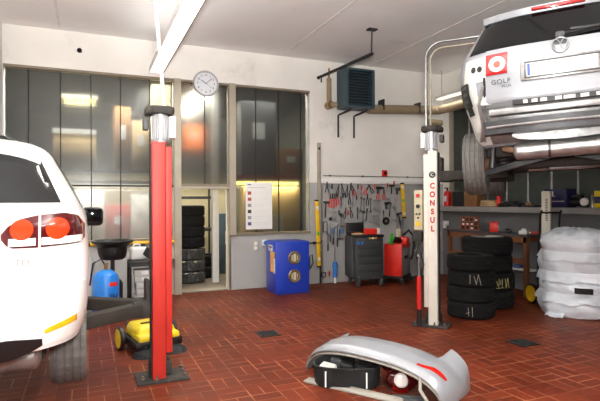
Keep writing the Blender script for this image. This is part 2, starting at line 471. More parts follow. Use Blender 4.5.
# white cable trunking above the tool wall
t = thing('cable_trunking', 'long white cable trunking on the wall above the hanging tools', 'trunking', (0, 0, 0))
MB().box((5.62, WY-0.03, 2.02), (2.75, 0.06, 0.09), bev=0.008).build('trunking_body', 'white_paint', t)
MB().tube([(4.3, WY-0.02, 2.13), (6.98, WY-0.02, 2.13)], 0.008).build('cable', 'grey_plastic', t)
for x in (4.45, 5.2, 6.3): MB().box((x, WY-0.02, 2.13), (0.03, 0.03, 0.03)).build('cable_clip', 'black_plastic', t)
# tool board (perforated sheet) on the wall
t = thing('tool_board', 'grey perforated metal tool board fixed to the back wall', 'board', (4.26, WY-0.015, 0.05))
MB().box((0.95, 0, 0.90), (1.9, 0.02, 1.90)).build('board_sheet', 'grey_wall', t)
for x, w_ in ((0.0, 0.035), (1.9, 0.02)): MB().box((x, -0.01, 0.90), (w_, 0.03, 1.9)).build('board_edge', 'alu', t)

# floor gullies
for i, (px, py, lb) in enumerate(((268, 334, 'square black floor drain in open tiling before the blue parts washer'), (523, 343, 'square black floor drain in front of the white bagged wheels'))):
    c = on_z(px, py)
    t = thing('floor_drain', lb, 'drain', (c.x, c.y, 0), R(0), 'floor drains')
    MB().box((0, 0, 0.004), (0.25, 0.25, 0.012)).build('drain_frame', 'steel_dark', t)
    m = MB()
    for k in range(7): m.box((-0.09+0.03*k, 0, 0.012), (0.014, 0.2, 0.008))
    m.build('drain_grate', 'black_rough', t)

# ------------------------------------------------------------------ lights
def area(name, loc, size, power, col=(1, 0.975, 0.93), rot=(0, 0, 0), size_y=None):
    d = bpy.data.lights.new(name, 'AREA'); d.energy = power; d.color = col
    d.shape = 'RECTANGLE' if size_y else 'SQUARE'; d.size = size
    if size_y: d.size_y = size_y
    o = bpy.data.objects.new(name, d); COL.objects.link(o); o.location = loc; o.rotation_euler = rot
    return o
def ceiling_light(loc, length, label, rz=0.0, w=0.22, drop=0.5, power=60, h=0.09, upk=0.12, tube='lamp_tube'):
    t = thing('fluorescent_light', label, 'ceiling light', loc, rz, 'fluorescent lights')
    MB().box((0, 0, 0.045), (w, length, h), bev=0.012).build('housing', 'white_paint', t)
    MB().box((w*0.5+0.004, 0, 0.04), (0.008, length, 0.07)).build('side_rail', 'frame_brown', t)
    MB().box((0, 0, -0.004), (w*0.86, length*0.985, 0.012), bev=0.004).build('diffuser', tube, t)
    if drop > 0.05:
        for y in (-length*0.42, length*0.42): MB().rod((0, y, 0.09), (0, y, drop+0.02), 0.006, seg=8).build('hanger', 'steel', t)
    a = area('fitting_lamp_and_fill', (loc[0], loc[1], loc[2]-0.03), w*0.9, power, rot=(0, 0, rz), size_y=length*0.95)
    # fill light added above the closed housing to brighten the ceiling
    area('fitting_lamp_and_fill', (loc[0], loc[1], loc[2]+h+0.03), w*0.9, power*upk, rot=(PI, 0, rz), size_y=length*0.95)
    return t
ceiling_light((1.04, 6.35, 3.74), 4.2, 'long white fluorescent fitting hanging over the bay in front of the clock', drop=CZ-3.74, power=70)
MB_ = None
for x, y, lb in ((-2.9, 4.5, 'fluorescent fitting hanging over the far side of the white car'), (1.04, 0.2, 'fluorescent fitting hanging over the place where the photographer stands'), (4.6, 0.6, 'fluorescent fitting hanging behind the lifted silver car')):
    ceiling_light((x, y, 3.8), 3.2, lb, drop=CZ-3.8, power=80, upk=1.6)
# small fitting near the corner by the pipe
ceiling_light((6.98, 7.95, 3.80), 1.6, 'short fluorescent fitting hanging in the corner beside the pale pipe', w=0.16, drop=CZ-3.80, power=5, h=0.06, tube='lamp_tube_dim')
# photographer's flash beside the camera
d = bpy.data.lights.new('camera_flash', 'AREA'); d.energy = 95; d.size = 0.22; d.color = (1, 0.98, 0.95)
o = bpy.data.objects.new('camera_flash', d); COL.objects.link(o)
o.location = (0.02, -0.05, 1.86); o.rotation_euler = (R(91), 0, -YAW)
d.spread = R(150)
# added fill light, aimed up to brighten the ceiling and upper walls
d = bpy.data.lights.new('ceiling_fill', 'AREA'); d.energy = 330; d.size = 0.22; d.color = (1, 0.985, 0.96); d.spread = R(120)
o = bpy.data.objects.new('ceiling_fill', d); COL.objects.link(o)
o.location = (0.02, -0.12, 1.92); o.rotation_euler = (R(143), 0, -YAW+R(10))
# lamps of the neighbouring room
area('rear_room_lamp', (2.2, 11.3, 3.85), 0.4, 120, col=(1, 0.93, 0.75), size_y=2.5)
wd = bpy.data.worlds.new('world'); SC.world = wd; wd.use_nodes = True
wd.node_tree.nodes['Background'].inputs[0].default_value = (0.02, 0.022, 0.03, 1)
wd.node_tree.nodes['Background'].inputs[1].default_value = 1.0
SC.view_settings.view_transform = 'Standard'; SC.view_settings.look = 'None'
SC.view_settings.exposure = 0.14; SC.view_settings.gamma = 1.0; SC.view_settings.use_curve_mapping = False
SC.cycles.max_bounces = 10; SC.cycles.transmission_bounces = 8; SC.cycles.diffuse_bounces = 5; SC.cycles.use_denoising = True
SC.cycles.sample_clamp_indirect = 6.0
SC.cycles.caustics_reflective = False; SC.cycles.caustics_refractive = False
# ================================================================== CARS
def interp(tab, z):
    """smooth (monotone-ish) interpolation through (z, value) rows"""
    if z <= tab[0][0]: return tab[0][1]
    for (a, va), (b, vb) in zip(tab[:-1], tab[1:]):
        if z <= b:
            t = (z-a)/(b-a); return va+(vb-va)*t
    return tab[-1][1]
class Shell:
    """car body: stacked plan-view outlines; y runs forward from the rear end"""
    def __init__(s, yr, yf, w, rr=0.7, nr=3.4, rf=0.8, nf=2.6):
        s.yr, s.yf, s.w, s.rr, s.nr, s.rf, s.nf = yr, yf, w, rr, nr, rf, nf
    def sm(s, tab, z): return (interp(tab, z-0.02)+interp(tab, z)*2+interp(tab, z+0.02))/4
    def rear(s, x, z, off=0.0):
        w = s.sm(s.w, z); a = min(0.9995, abs(x)/w)
        return Vector((x, s.sm(s.yr, z)+s.rr*(1-(1-a**s.nr)**(1/s.nr))-off, z))
    def front(s, x, z, off=0.0):
        w = s.sm(s.w, z); a = min(0.9995, abs(x)/w)
        return Vector((x, s.sm(s.yf, z)-s.rf*(1-(1-a**s.nf)**(1/s.nf))+off, z))
    def side(s, sg, y, z, off=0.0):
        w = s.sm(s.w, z); yb = s.sm(s.yr, z)+s.rr; yt = s.sm(s.yf, z)-s.rf
        k = 1.0
        if y < yb: k = max(0.0, 1-min(1, (yb-y)/s.rr)**s.nr)**(1/s.nr)
        if y > yt: k = max(0.0, 1-min(1, (y-yt)/s.rf)**s.nf)**(1/s.nf)
        return Vector((sg*(w*k+off), y, z))
    def body(s, z0, z1, n=46):
        b = MB(); rows = []; q = 16
        zs = [z0+(z1-z0)*i/n for i in range(n+1)]
        for z in zs:
            w = s.sm(s.w, z); yr = s.sm(s.yr, z); yf = s.sm(s.yf, z); pts = []
            for i in range(2*q+1):                       # rear, left to right
                ph = PI*(1-i/(2*q)); c, sn = math.cos(ph), max(0, math.sin(ph))
                x = w*math.copysign(abs(c)**(2/s.nr), c); y = yr+s.rr*(1-sn**(2/s.nr)); pts.append((x, y))
            m0, m1 = yr+s.rr, yf-s.rf
            for k in range(1, 6): pts.append((w, m0+(m1-m0)*k/6))
            for i in range(2*q+1):
                ph = PI*i/(2*q); c, sn = math.cos(ph), max(0, math.sin(ph))
                x = w*math.copysign(abs(c)**(2/s.nf), c); y = yf-s.rf*(1-sn**(2/s.nf)); pts.append((x, y))
            for k in range(1, 6): pts.append((-w, m1+(m0-m1)*k/6))
            rows.append([b.bm.verts.new((x, y, z)) for x, y in pts])
        for A, B in zip(rows[:-1], rows[1:]):
            N = len(A)
            for i in range(N): b.bm.faces.new((A[i], A[(i+1) % N], B[(i+1) % N], B[i]))
        b.bm.faces.new(rows[0][::-1]); b.bm.faces.new(rows[-1])
        bmesh.ops.remove_doubles(b.bm, verts=b.bm.verts[:], dist=1e-5)
        return b
    def patch(s, fn, mp, nu=20, nv=8, off=0.006, inn=-0.012):
        """closed thin shell following the body; mp(u,v)->(a,b) surface coordinates for fn"""
        return MB().grid(lambda u, v: fn(*mp(u, v), off), nu, nv, thick=lambda u, v: fn(*mp(u, v), inn))

def band(x0, x1, zb, zt):
    """surface patch bounded by curves z=zb(x), z=zt(x)"""
    fb = zb if callable(zb) else (lambda x: interp(zb, x)); ft = zt if callable(zt) else (lambda x: interp(zt, x))
    def mp(u, v):
        x = x0+(x1-x0)*u; return x, fb(x)+(ft(x)-fb(x))*v
    return mp
def trap(z0, z1, l0, r0, l1, r1):
    def mp(u, v):
        l = l0+(l1-l0)*v; r = r0+(r1-r0)*v
        return l+(r-l)*u, z0+(z1-z0)*v
    return mp
def disc(cx, cz, r, rz=None):
    rz = rz or r
    def mp(u, v):
        a = 2*PI*u; k = v*0.999+0.001
        return cx+r*k*math.cos(a), cz+rz*k*math.sin(a)
    return mp
def mirror_tab(tab): return [(-a, b) for a, b in tab][::-1]

def tyre_mb(ro=0.315, ri=0.205, wd=0.205, axis='X', seg=96, c=(0, 0, 0), tread=True):
    h = wd/2
    prof = [(ri, -h*0.82), (ri+0.012, -h*0.92), (ri+(ro-ri)*0.45, -h), (ri+(ro-ri)*0.8, -h*0.97), (ro-0.010, -h*0.86), (ro-0.002, -h*0.72)]
    gro = (-0.42, -0.14, 0.14, 0.42)
    for g in gro:
        prof += [(ro, (g-0.05)*h*1.5), (ro-0.008, (g-0.035)*h*1.5), (ro-0.008, (g+0.035)*h*1.5), (ro, (g+0.05)*h*1.5)]
    prof += [(a, -b) for a, b in prof[:6]][::-1]
    prof += [(ri-0.004, h*0.6), (ri-0.004, -h*0.6)]
    def mod(j, i, r, z):
        if tread and r > ro-0.012 and (i % 3 == 0): r -= 0.006
        return r, z
    return MB().lathe(prof, c, axis, seg, closed=True, mod=mod)
def car_wheel(parent, c, ro=0.315, wd=0.205, side=1, tyre_m='rubber', spokes=5):
    w = tyre_mb(ro, ro*0.66, wd, 'X').build('wheel', tyre_m, parent, loc=c)
    r = MB(); ri = ro*0.66
    r.lathe([(ri, -wd*0.44), (ri-0.015, -wd*0.3), (ri-0.02, wd*0.3), (ri, wd*0.44), (ri-0.008, wd*0.44), (ri-0.03, wd*0.3), (ri-0.03, -wd*0.3), (ri-0.01, -wd*0.44)], axis='X', seg=40, closed=True)
    x = side*wd*0.33
    r.lathe([(0.001, x+0.02*side), (0.06, x+0.02*side), (0.075, x), (0.075, x-0.04*side), (0.001, x-0.04*side)], axis='X', seg=24)
    for k in range(spokes):
        a = 2*PI*k/spokes
        r.box((x-0.005*side, math.cos(a)*ri*0.55, math.sin(a)*ri*0.55), (0.03, 0.055, ri*0.85), rot=Matrix.Rotation(a-PI/2, 4, 'X') if False else Matrix.Rotation(-(PI/2-a) , 4, 'X'), bev=0.006)
    r.build('rim', 'alu', w)
    MB().lathe([(0.001, 0.004), (0.14, 0.004), (0.14, -0.014), (0.001, -0.014)], axis='X', seg=30).build('brake_disc', 'rusty', w, loc=(-side*0.03, 0, 0))
    return w
def badge_mb(r):
    """round badge in the local xz plane, facing -y: ring with a V over a W"""
    b = MB(); t = r*0.085
    ring = [(r*math.cos(2*PI*k/36), 0, r*math.sin(2*PI*k/36)) for k in range(37)]
    b.tube(ring, t*1.1, 8, cap=False)
    b.tube([(-r*0.42, 0, r*0.84), (0, 0, r*0.14), (r*0.42, 0, r*0.84)], t, 6)
    b.tube([(-r*0.86, 0, r*0.42), (-r*0.44, 0, -r*0.80), (0, 0, r*0.0), (r*0.44, 0, -r*0.80), (r*0.86, 0, r*0.42)], t, 6)
    return b
def side_windows(t, S, rows, pm='car_glass'):
    for sg in (-1, 1):
        for (y0a, y1a, y0b, y1b, z0, z1) in rows:
            def mp(u, v, a=(y0a, y1a, y0b, y1b, z0, z1)):
                l = a[0]+(a[2]-a[0])*v; r = a[1]+(a[3]-a[1])*v
                return l+(r-l)*u, a[4]+(a[5]-a[4])*v
            S.patch(lambda y, z, o, sg=sg: S.side(sg, y, z, o), mp, 14, 6).build('side_window', pm, t)
def wheel_well(c, r, x0, x1):
    o = MB().rod((x0, c[1], c[2]), (x1, c[1], c[2]), r, seg=40).build('cutter', 'black_plastic')
    return o

# ------------------------------------------------------------------ white hatchback on the red lift
LZ = 0.56
t = thing('hatchback_car', 'white hatchback raised on the lift beside the red post, flash-lit reflector in its bumper', 'car', (-0.885, 2.5, LZ), 0)
S1 = Shell(yr=[(0.28, .07), (0.36, .03), (0.45, .0), (0.64, .0), (0.70, .035), (0.74, .05), (0.95, .075), (1.04, .10), (1.06, .13), (1.36, .40), (1.42, .62), (1.46, 1.0)],
           yf=[(0.28, 4.0), (0.45, 4.12), (0.62, 4.15), (0.74, 4.02), (0.84, 3.75), (0.92, 3.25), (0.98, 3.05), (1.2, 2.72), (1.38, 2.30), (1.43, 2.05), (1.46, 1.6)],
           w=[(0.28, .80), (0.36, .85), (0.50, .885), (0.75, .893), (0.95, .878), (1.04, .85), (1.10, .82), (1.36, .675), (1.42, .60), (1.46, .40)], rr=0.62, nr=3.4)
body = S1.body(0.37, 1.458).build('body', 'car_white', t, sharp=32)
boolean(body, [wheel_well((0, 0.90, 0.30), 0.375, sx*0.60, sx*1.0) for sx in (-1, 1)]+[wheel_well((0, 3.40, 0.31), 0.37, sx*0.60, sx*1.0) for sx in (-1, 1)])
body.parent = t
S1.patch(S1.rear, trap(1.06, 1.312, -0.762, 0.762, -0.645, 0.645), 40, 10, off=0.006).build('rear_window', 'car_glass', t)
S1.patch(S1.rear, band(-0.55, 0.55, lambda x: 0.725, lambda x: 1.03), 30, 10, off=0.003).build('tailgate', 'car_white', t)
# roof spoiler
sp = MB().grid(lambda u, v: Vector((-0.66+1.32*u, 0.62-0.30*v+0.14*abs(2*u-1)**3, 1.425-0.045*v*v-0.085*abs(2*u-1)**4)), 24, 8,
               thick=lambda u, v: Vector((-0.655+1.31*u, 0.62-0.27*v+0.14*abs(2*u-1)**3, 1.385-0.062*v-0.060*abs(2*u-1)**4)))
sp.build('roof_spoiler', 'car_white', t)
MB().box((0, 0.335, 1.375), (0.34, 0.02, 0.018), bev=0.004).build('brake_light', 'lamp_red', t)
# bumper, diffuser, reflectors
def wide(zb, zt, k):
    def mp(u, v):
        z = zb+(zt-zb)*v; w = S1.sm(S1.w, z)*k
        a = -1+2*u; return w*math.sin(a*PI/2), z
    return mp
S1.patch(S1.rear, wide(0.395, 0.66, 0.985), 60, 8, off=0.010).build('bumper', 'car_white', t)
S1.patch(S1.rear, band(-0.69, 0.69, lambda x: 0.345+0.05*max(0, (abs(x)-0.5)/0.19)**2, lambda x: 0.450+0.02*(1-min(1, (0.69-abs(x))/0.12))*-1), 40, 5, off=0.016).build('diffuser', 'black_plastic', t)
zl = [(0.70, .452), (0.835, .474)]; zh = [(0.70, .470), (0.72, .480), (0.835, .508)]
for sg in (-1, 1):
    S1.patch(S1.rear, band(0.70*sg, 0.835*sg, zl if sg > 0 else mirror_tab(zl), zh if sg > 0 else mirror_tab(zh)), 12, 4, off=0.016).build('reflector', 'flash_glow_label_amber', t)  # red reflectors; the flash glow is put into their amber colour
# tail lamps: outer unit on the body, inner unit on the tailgate
lb = [(0.525, .895), (0.545, .865), (0.57, .852), (0.66, .850), (0.85, .856), (0.872, .875)]
lt = [(0.525, .915), (0.55, .950), (0.60, .985), (0.675, 1.003), (0.78, 1.010), (0.84, .995), (0.872, .945)]
for sg in (-1, 1):
    for (x0, x1, cx, cr) in ((0.525, 0.672, 0.606, 0.046), (0.682, 0.872, 0.752, 0.050)):
        B_, T_ = (lb, lt) if sg > 0 else (mirror_tab(lb), mirror_tab(lt))
        lamp = S1.patch(S1.rear, band(x0*sg, x1*sg, B_, T_), 20, 10, off=0.014).build('tail_light', 'lamp_dark_red', t)
        S1.patch(S1.rear, disc(cx*sg, 0.935, cr, cr*1.05), 28, 4, off=0.020).build('lamp_ring', 'lamp_orange', lamp)
        S1.patch(S1.rear, band(x0*sg+0.03*sg if x0 < 0.6 else x0*sg+0.004*sg, x1*sg-0.010*sg, lambda x: 0.860, lambda x: 0.895), 14, 3, off=0.019).build('clear_strip', 'lamp_clear', lamp)
text_part('TDI', 0.045, 'chrome', t, 'lettering', (0.615, S1.rear(0.615, 0.78).y-0.022, 0.785), (PI/2, 0, R(9)))
badge_mb(0.055).build('badge', 'chrome', t, loc=(0, S1.rear(0, 0.9).y-0.012, 0.92))
MB().box((0, S1.rear(0, 0.52).y-0.02, 0.55), (0.52, 0.014, 0.11), bev=0.004).build('number_plate', 'paper', t)
S1.patch(S1.front, trap(0.99, 1.37, -0.72, 0.72, -0.55, 0.55), 30, 8).build('windscreen', 'car_glass', t)
side_windows(t, S1, [(0.75, 1.55, 1.05, 1.55, 1.03, 1.34), (1.63, 2.75, 1.63, 2.25, 1.03, 1.34)])
for sg in (-1, 1):
    mi = MB().box((sg*0.925, 2.50, 0.93), (0.19, 0.12, 0.17), bev=0.045, seg=4).build('wing_mirror', 'black_plastic', t)
    MB().box((sg*0.93, 2.437, 0.945), (0.15, 0.01, 0.12), bev=0.02).build('mirror_glass', 'car_glass', mi)
    MB().box((sg*0.865, 2.52, 0.90), (0.08, 0.05, 0.03), bev=0.01).build('mirror_arm', 'black_plastic', mi)
    S1.patch(S1.front, trap(0.66, 0.80, sg*0.45, sg*0.76, sg*0.50, sg*0.74), 12, 6, off=0.01).build('headlight', 'lamp_clear', t)
MB().box((0, 2.1, 0.27), (1.36, 3.3, 0.08), bev=0.02).build('underbody', 'dusty_black', t)
MB().rod((-0.25, 0.34, 0.30), (0.64, 0.34, 0.30), 0.075, seg=24).ball((0.64, 0.34, 0.30), 0.075, (0.4, 1, 1)).ball((-0.25, 0.34, 0.30), 0.075, (0.4, 1, 1)).build('silencer', 'bare_silver', t)
MB().rod((-0.68, 0.90, 0.27), (0.68, 0.90, 0.27), 0.04).build('rear_axle', 'dusty_black', t)
for sx in (-1, 1):
    car_wheel(t, (sx*0.780, 0.90, 0.275), wd=0.195, side=sx, tyre_m='rubber_dusty')
    car_wheel(t, (sx*0.780, 3.40, 0.30), side=sx, tyre_m='rubber_dusty')

# ------------------------------------------------------------------ silver car without its bumper on the white lift
SZ = 1.80
HEAD = R(23.07+26.0)
SC_ = (3.635, 2.93, SZ)
t = thing('tall_hatchback_car', 'silver hatchback with its rear bumper removed, lifted high beside the white post', 'car', SC_, 0, rot=(0, R(-1.8), -HEAD))
S2 = Shell(yr=[(0.28, .34), (0.40, .20), (0.50, .10), (0.66, .06), (0.70, .01), (0.95, .0), (1.10, .01), (1.18, .03), (1.50, .24), (1.56, .36), (1.62, .9)],
           yf=[(0.28, 3.85), (0.45, 3.97), (0.70, 3.98), (0.85, 3.80), (0.98, 3.35), (1.05, 3.1), (1.3, 2.70), (1.52, 2.25), (1.62, 1.5)],
           w=[(0.28, .70), (0.42, .74), (0.60, .78), (0.80, .84), (1.02, .86), (1.16, .835), (1.50, .67), (1.56, .60), (1.62, .36)], rr=0.52, nr=3.6)
body = S2.body(0.34, 1.615).build('body', 'car_silver', t, sharp=32)
boolean(body, [wheel_well((0, 0.66, 0.29), 0.37, sx*0.55, sx*1.0) for sx in (-1, 1)]+[wheel_well((0, 3.22, 0.31), 0.37, sx*0.55, sx*1.0) for sx in (-1, 1)])
body.parent = t
# bare structure that the bumper used to hide
def wide2(zb, zt, k0, k1):
    def mp(u, v):
        z = zb+(zt-zb)*v; w = S2.sm(S2.w, z); a = k0+(k1-k0)*u
        return w*a, z
    return mp
rp = S2.patch(S2.rear, wide2(0.36, 0.668, -0.97, 0.97), 50, 10, off=0.012).build('rear_panel', 'bare_silver', t)
for sg in (-1, 1):
    q = S2.patch(S2.rear, wide2(0.36, 0.90, sg*0.80, sg*0.998), 14, 16, off=0.022).build('quarter_panel_end', 'primer_white', t)
    av = S2.patch(S2.rear, wide2(0.70, 0.91, sg*0.885, sg*0.995), 8, 10, off=0.045).build('air_vent', 'black_plastic', t)
    for vz in (0.74, 0.80, 0.86): S2.patch(S2.rear, wide2(vz, vz+0.025, sg*0.91, sg*0.965), 5, 3, off=0.055).build('vent_flap', 'grey_plastic', av)
    MB().box((sg*0.60, 0.10, 0.735), (0.12, 0.10, 0.10), bev=0.02).build('bumper_mount', 'primer_white', t)
    MB().tube([tuple(S2.rear(sg*0.62, 0.86, 0.03)), tuple(S2.rear(sg*0.66, 0.70, 0.04)), tuple(S2.rear(sg*0.64, 0.52, 0.05)), tuple(S2.rear(sg*0.68, 0.40, 0.05))], 0.016, 8).build('body_seam', 'bare_silver', t)
    S2.patch(S2.rear, wide2(0.63, 0.74, sg*0.90, sg*0.97), 6, 4, off=0.040).build('bracket', 'black_rough', q)
    rc = S2.patch(S2.rear, trap(0.90, 1.12, sg*0.585, sg*0.80, sg*0.585, sg*0.77), 12, 8, off=0.010).build('lamp_recess', 'primer_white', t)
    for (hx, hz) in ((0.645, 1.015), (0.70, 1.02)):
        S2.patch(S2.rear, disc(sg*hx, hz, 0.022, 0.028), 16, 3, off=0.016).build('lamp_hole', 'black_plastic', rc)
# tailgate
tg = S2.patch(S2.rear, trap(0.695, 1.165, -0.60, 0.60, -0.585, 0.585), 44, 20, off=0.018).build('tailgate', 'car_silver', t)
S2.patch(S2.rear, trap(1.165, 1.485, -0.735, 0.735, -0.61, 0.61), 44, 12, off=0.012).build('rear_window', 'car_glass', t)
sp = MB().grid(lambda u, v: Vector((-0.62+1.24*u, 0.62-0.42*v+0.12*abs(2*u-1)**3, 1.595-0.05*v*v)), 24, 8,
               thick=lambda u, v: Vector((-0.62+1.24*u, 0.62-0.40*v+0.12*abs(2*u-1)**3, 1.520-0.028*v)))
sp.build('roof_spoiler', 'car_silver', t)
MB().box((0, 0.205, 1.520), (0.42, 0.03, 0.036), bev=0.01).build('brake_light', 'lamp_red', t)
for sg in (-1, 1):
    MB().tube([tuple(S2.rear(sg*(0.612-0.018*(z-0.68)), z, 0.010)) for z in (0.68, 0.78, 0.88, 0.93)], 0.011, 6).build('tailgate_gap_shade', 'seal_black', t)  # shade in the tailgate gap, built as black tubes
    MB().tube([tuple(S2.rear(sg*(0.66+0.03*math.sin(z*9)), z, 0.016)) for z in (0.40, 0.48, 0.56, 0.64, 0.70)], 0.020, 6).build('crumpled_flange', 'bare_silver', t)
    lamp = S2.patch(S2.rear, trap(0.935, 1.12, sg*0.415, sg*0.592, sg*0.405, sg*0.585), 16, 10, off=0.030).build('tail_light', 'lamp_red', t)
    S2.patch(S2.rear, disc(sg*0.495, 1.025, 0.068), 30, 4, off=0.036).build('lamp_ring', 'lamp_clear', lamp)
    S2.patch(S2.rear, disc(sg*0.495, 1.022, 0.030), 24, 3, off=0.041).build('lamp_centre', 'lamp_orange', lamp)
badge_mb(0.062).build('badge', 'steel', t, loc=(0, S2.rear(0, 1.105).y-0.032, 1.105))
MB().lathe([(0.001, 0.012), (0.058, 0.012), (0.062, 0.0), (0.062, -0.01)], axis='Y', seg=36, c=(0, 0, 0)).build('badge_base', 'steel_dark', t, loc=(0, S2.rear(0, 1.105).y-0.028, 1.105))
pf = MB().box((0.0, S2.rear(0, 0.92).y-0.026, 0.93), (0.62, 0.024, 0.175), bev=0.012).build('plate_recess', 'bare_silver', t)
MB().box((0.0, S2.rear(0, 0.92).y-0.042, 0.93), (0.52, 0.012, 0.112), bev=0.004).build('number_plate', 'paper', pf)
MB().box((-0.245, S2.rear(0, 0.92).y-0.0495, 0.93), (0.022, 0.004, 0.10)).build('plate_band', 'print_blue', pf)
MB().tube([(-0.275, S2.rear(0, .92).y-0.04, 0.865), (-0.275, S2.rear(0, .92).y-0.04, 0.995), (0.275, S2.rear(0, .92).y-0.04, 0.995), (0.275, S2.rear(0, .92).y-0.04, 0.865), (-0.275, S2.rear(0, .92).y-0.04, 0.865)], 0.006).build('plate_frame', 'grey_plastic', pf)
text_part('GOLF', 0.058, 'steel_dark', t, 'lettering', (-0.47, S2.rear(-0.47, 0.87).y-0.028, 0.868), (PI/2, 0, R(-9)), spacing=1.15)
text_part('PLUS', 0.032, 'steel_dark', t, 'lettering', (-0.425, S2.rear(-0.43, 0.84).y-0.026, 0.826), (PI/2, 0, R(-8)), spacing=1.15)
wp = MB().tube([(0.0, -0.01, 1.20), (0.25, 0.01, 1.225), (0.52, 0.07, 1.23)], 0.010).box((0.30, 0.015, 1.228), (0.46, 0.02, 0.02), bev=0.005, rot=(0, 0, R(8))).build('wiper', 'black_plastic', t)
MB().box((0, -0.005, 1.195), (0.07, 0.05, 0.05), bev=0.014).build('wiper_hub', 'grey_plastic', wp)
# slotted strip under the tailgate, crash beam, silencer ...
st = MB().box((0.08, -0.005, 0.672), (0.92, 0.03, 0.045), bev=0.004).build('bumper_strip', 'black_plastic', t)
for x, wd_ in ((-0.28, .035), (-0.21, .045), (-0.14, .05), (-0.03, .05), (0.05, .085), (0.16, .06), (0.26, .04), (0.36, .07), (0.46, .04)):
    MB().box((x, -0.020, 0.671), (wd_, 0.008, 0.030)).build('clip', 'primer_white', st)
MB().box((0, 0.03, 0.605), (1.16, 0.10, 0.06), bev=0.02).build('rear_ledge', 'bare_silver', t)
bm_ = MB().grid(lambda u, v: Vector((-0.62+1.24*u, 0.0-0.06+0.10*(2*u-1)**2, 0.535-0.115*v)), 30, 2, thick=lambda u, v: Vector((-0.62+1.24*u, 0.10+0.06*(2*u-1)**2, 0.535-0.115*v))).build('crash_beam', 'steel_dark', t)
MB().tube([(-0.60+1.2*k/20, -0.068+0.094*(2*k/20-1)**2, 0.478) for k in range(21)], 0.012).build('beam_ridge', 'bare_silver', bm_)
MB().grid(lambda u, v: Vector((-0.40+0.8*u, 0.16+0.5*v, 0.40-0.13*math.sin(PI*min(1, max(0, u)))**0.5*math.sin(PI*(0.12+0.8*v)))), 20, 12,
          thick=lambda u, v: Vector((-0.40+0.8*u, 0.16+0.5*v, 0.44))).build('heat_shield', 'bare_silver', t)
si = MB().rod((-0.36, 0.16, 0.265), (0.60, 0.16, 0.285), 0.075, seg=28).ball((-0.36, 0.16, 0.265), 0.075, (0.5, 1, 1)).ball((0.60, 0.16, 0.285), 0.075, (0.5, 1, 1)).build('silencer', 'bare_silver', t)
MB().rod((-0.12, 0.16, 0.27), (-0.10, 0.16, 0.27), 0.079, seg=28).build('silencer_band', 'steel_dark', si); MB().rod((0.30, 0.16, 0.28), (0.32, 0.16, 0.28), 0.079, seg=28).build('silencer_band', 'steel_dark', si)
MB().tube([(-0.36, 0.16, 0.27), (-0.46, 0.22, 0.30), (-0.50, 0.5, 0.33)], 0.028, 10).build('exhaust_pipe', 'rusty', si)
MB().box((0, 2.05, 0.30), (1.30, 3.2, 0.10), bev=0.03).build('underbody', 'dusty_black', t)
MB().box((0, 0.95, 0.20), (0.86, 0.24, 0.10), bev=0.03).build('rear_subframe', 'dusty_black', t)
for sg in (-1, 1):
    hp = [(sg*0.50+0.048*math.cos(2*PI*k/12), 0.50+0.048*math.sin(2*PI*k/12), 0.17+0.0026*k) for k in range(85)]
    MB().tube(hp, 0.009, 6).build('coil_spring', 'steel_dark', t)
    MB().tube([(sg*0.60, 0.42, 0.15), (sg*0.57, 0.42, 0.48)], [0.03, 0.022], 12).build('damper', 'steel_dark', t)
    a, b = Vector((sg*0.70, 0.62, 0.10)), Vector((sg*0.10, 0.50, 0.235))
    MB().grid(lambda u, v: a.lerp(b, u)+Vector((0, (v-0.5)*(0.16-0.06*abs(2*u-1)), -0.02)), 10, 4, thick=lambda u, v: a.lerp(b, u)+Vector((0, (v-0.5)*(0.16-0.06*abs(2*u-1)), 0.035))).build('spring_link', 'slate_paint', t)
    MB().rod((sg*0.64, 0.66, 0.215), (sg*0.74, 0.66, 0.215), 0.07).box((sg*0.63, 0.66, 0.2), (0.05, 0.12, 0.2), bev=0.02).build('hub_carrier', 'rusty', t)
    car_wheel(t, (sg*0.768, 0.66, 0.215), side=sg, tyre_m='rubber_dusty')
    car_wheel(t, (sg*0.768, 3.22, 0.225), side=sg, tyre_m='rubber_dusty')
MB().rod((-0.55, 0.75, 0.33), (0.55, 0.75, 0.33), 0.022).build('sway_bar', 'steel_dark', t)
MB().tube([(-0.35, 1.3, 0.22), (-0.1, 0.9, 0.14), (0.2, 0.9, 0.14), (0.42, 1.0, 0.16)], 0.018).tube([(-0.3, 1.05, 0.15), (0.3, 1.05, 0.15)], 0.02).build('brake_line_bundle', 'steel', t)
S2.patch(S2.front, trap(1.08, 1.47, -0.70, 0.70, -0.56, 0.56), 30, 8).build('windscreen', 'car_glass', t)
side_windows(t, S2, [(0.55, 1.35, 0.85, 1.35, 1.14, 1.44), (1.43, 2.75, 1.43, 2.2, 1.14, 1.44)])
for sg in (-1, 1):
    mi = MB().box((sg*0.95, 2.62, 1.08), (0.20, 0.12, 0.14), bev=0.04, seg=4).build('wing_mirror', 'car_silver', t)
    MB().box((sg*0.95, 2.557, 1.085), (0.16, 0.01, 0.10), bev=0.02).build('mirror_glass', 'car_glass', mi)
    MB().box((sg*0.85, 2.63, 1.04), (0.08, 0.05, 0.03), bev=0.01).build('mirror_arm', 'black_plastic', mi)
    S2.patch(S2.front, trap(0.70, 0.84, sg*0.45, sg*0.74, sg*0.50, sg*0.70), 12, 6, off=0.01).build('headlight', 'lamp_clear', t)
SILVER = t
bpy.context.view_layer.update()

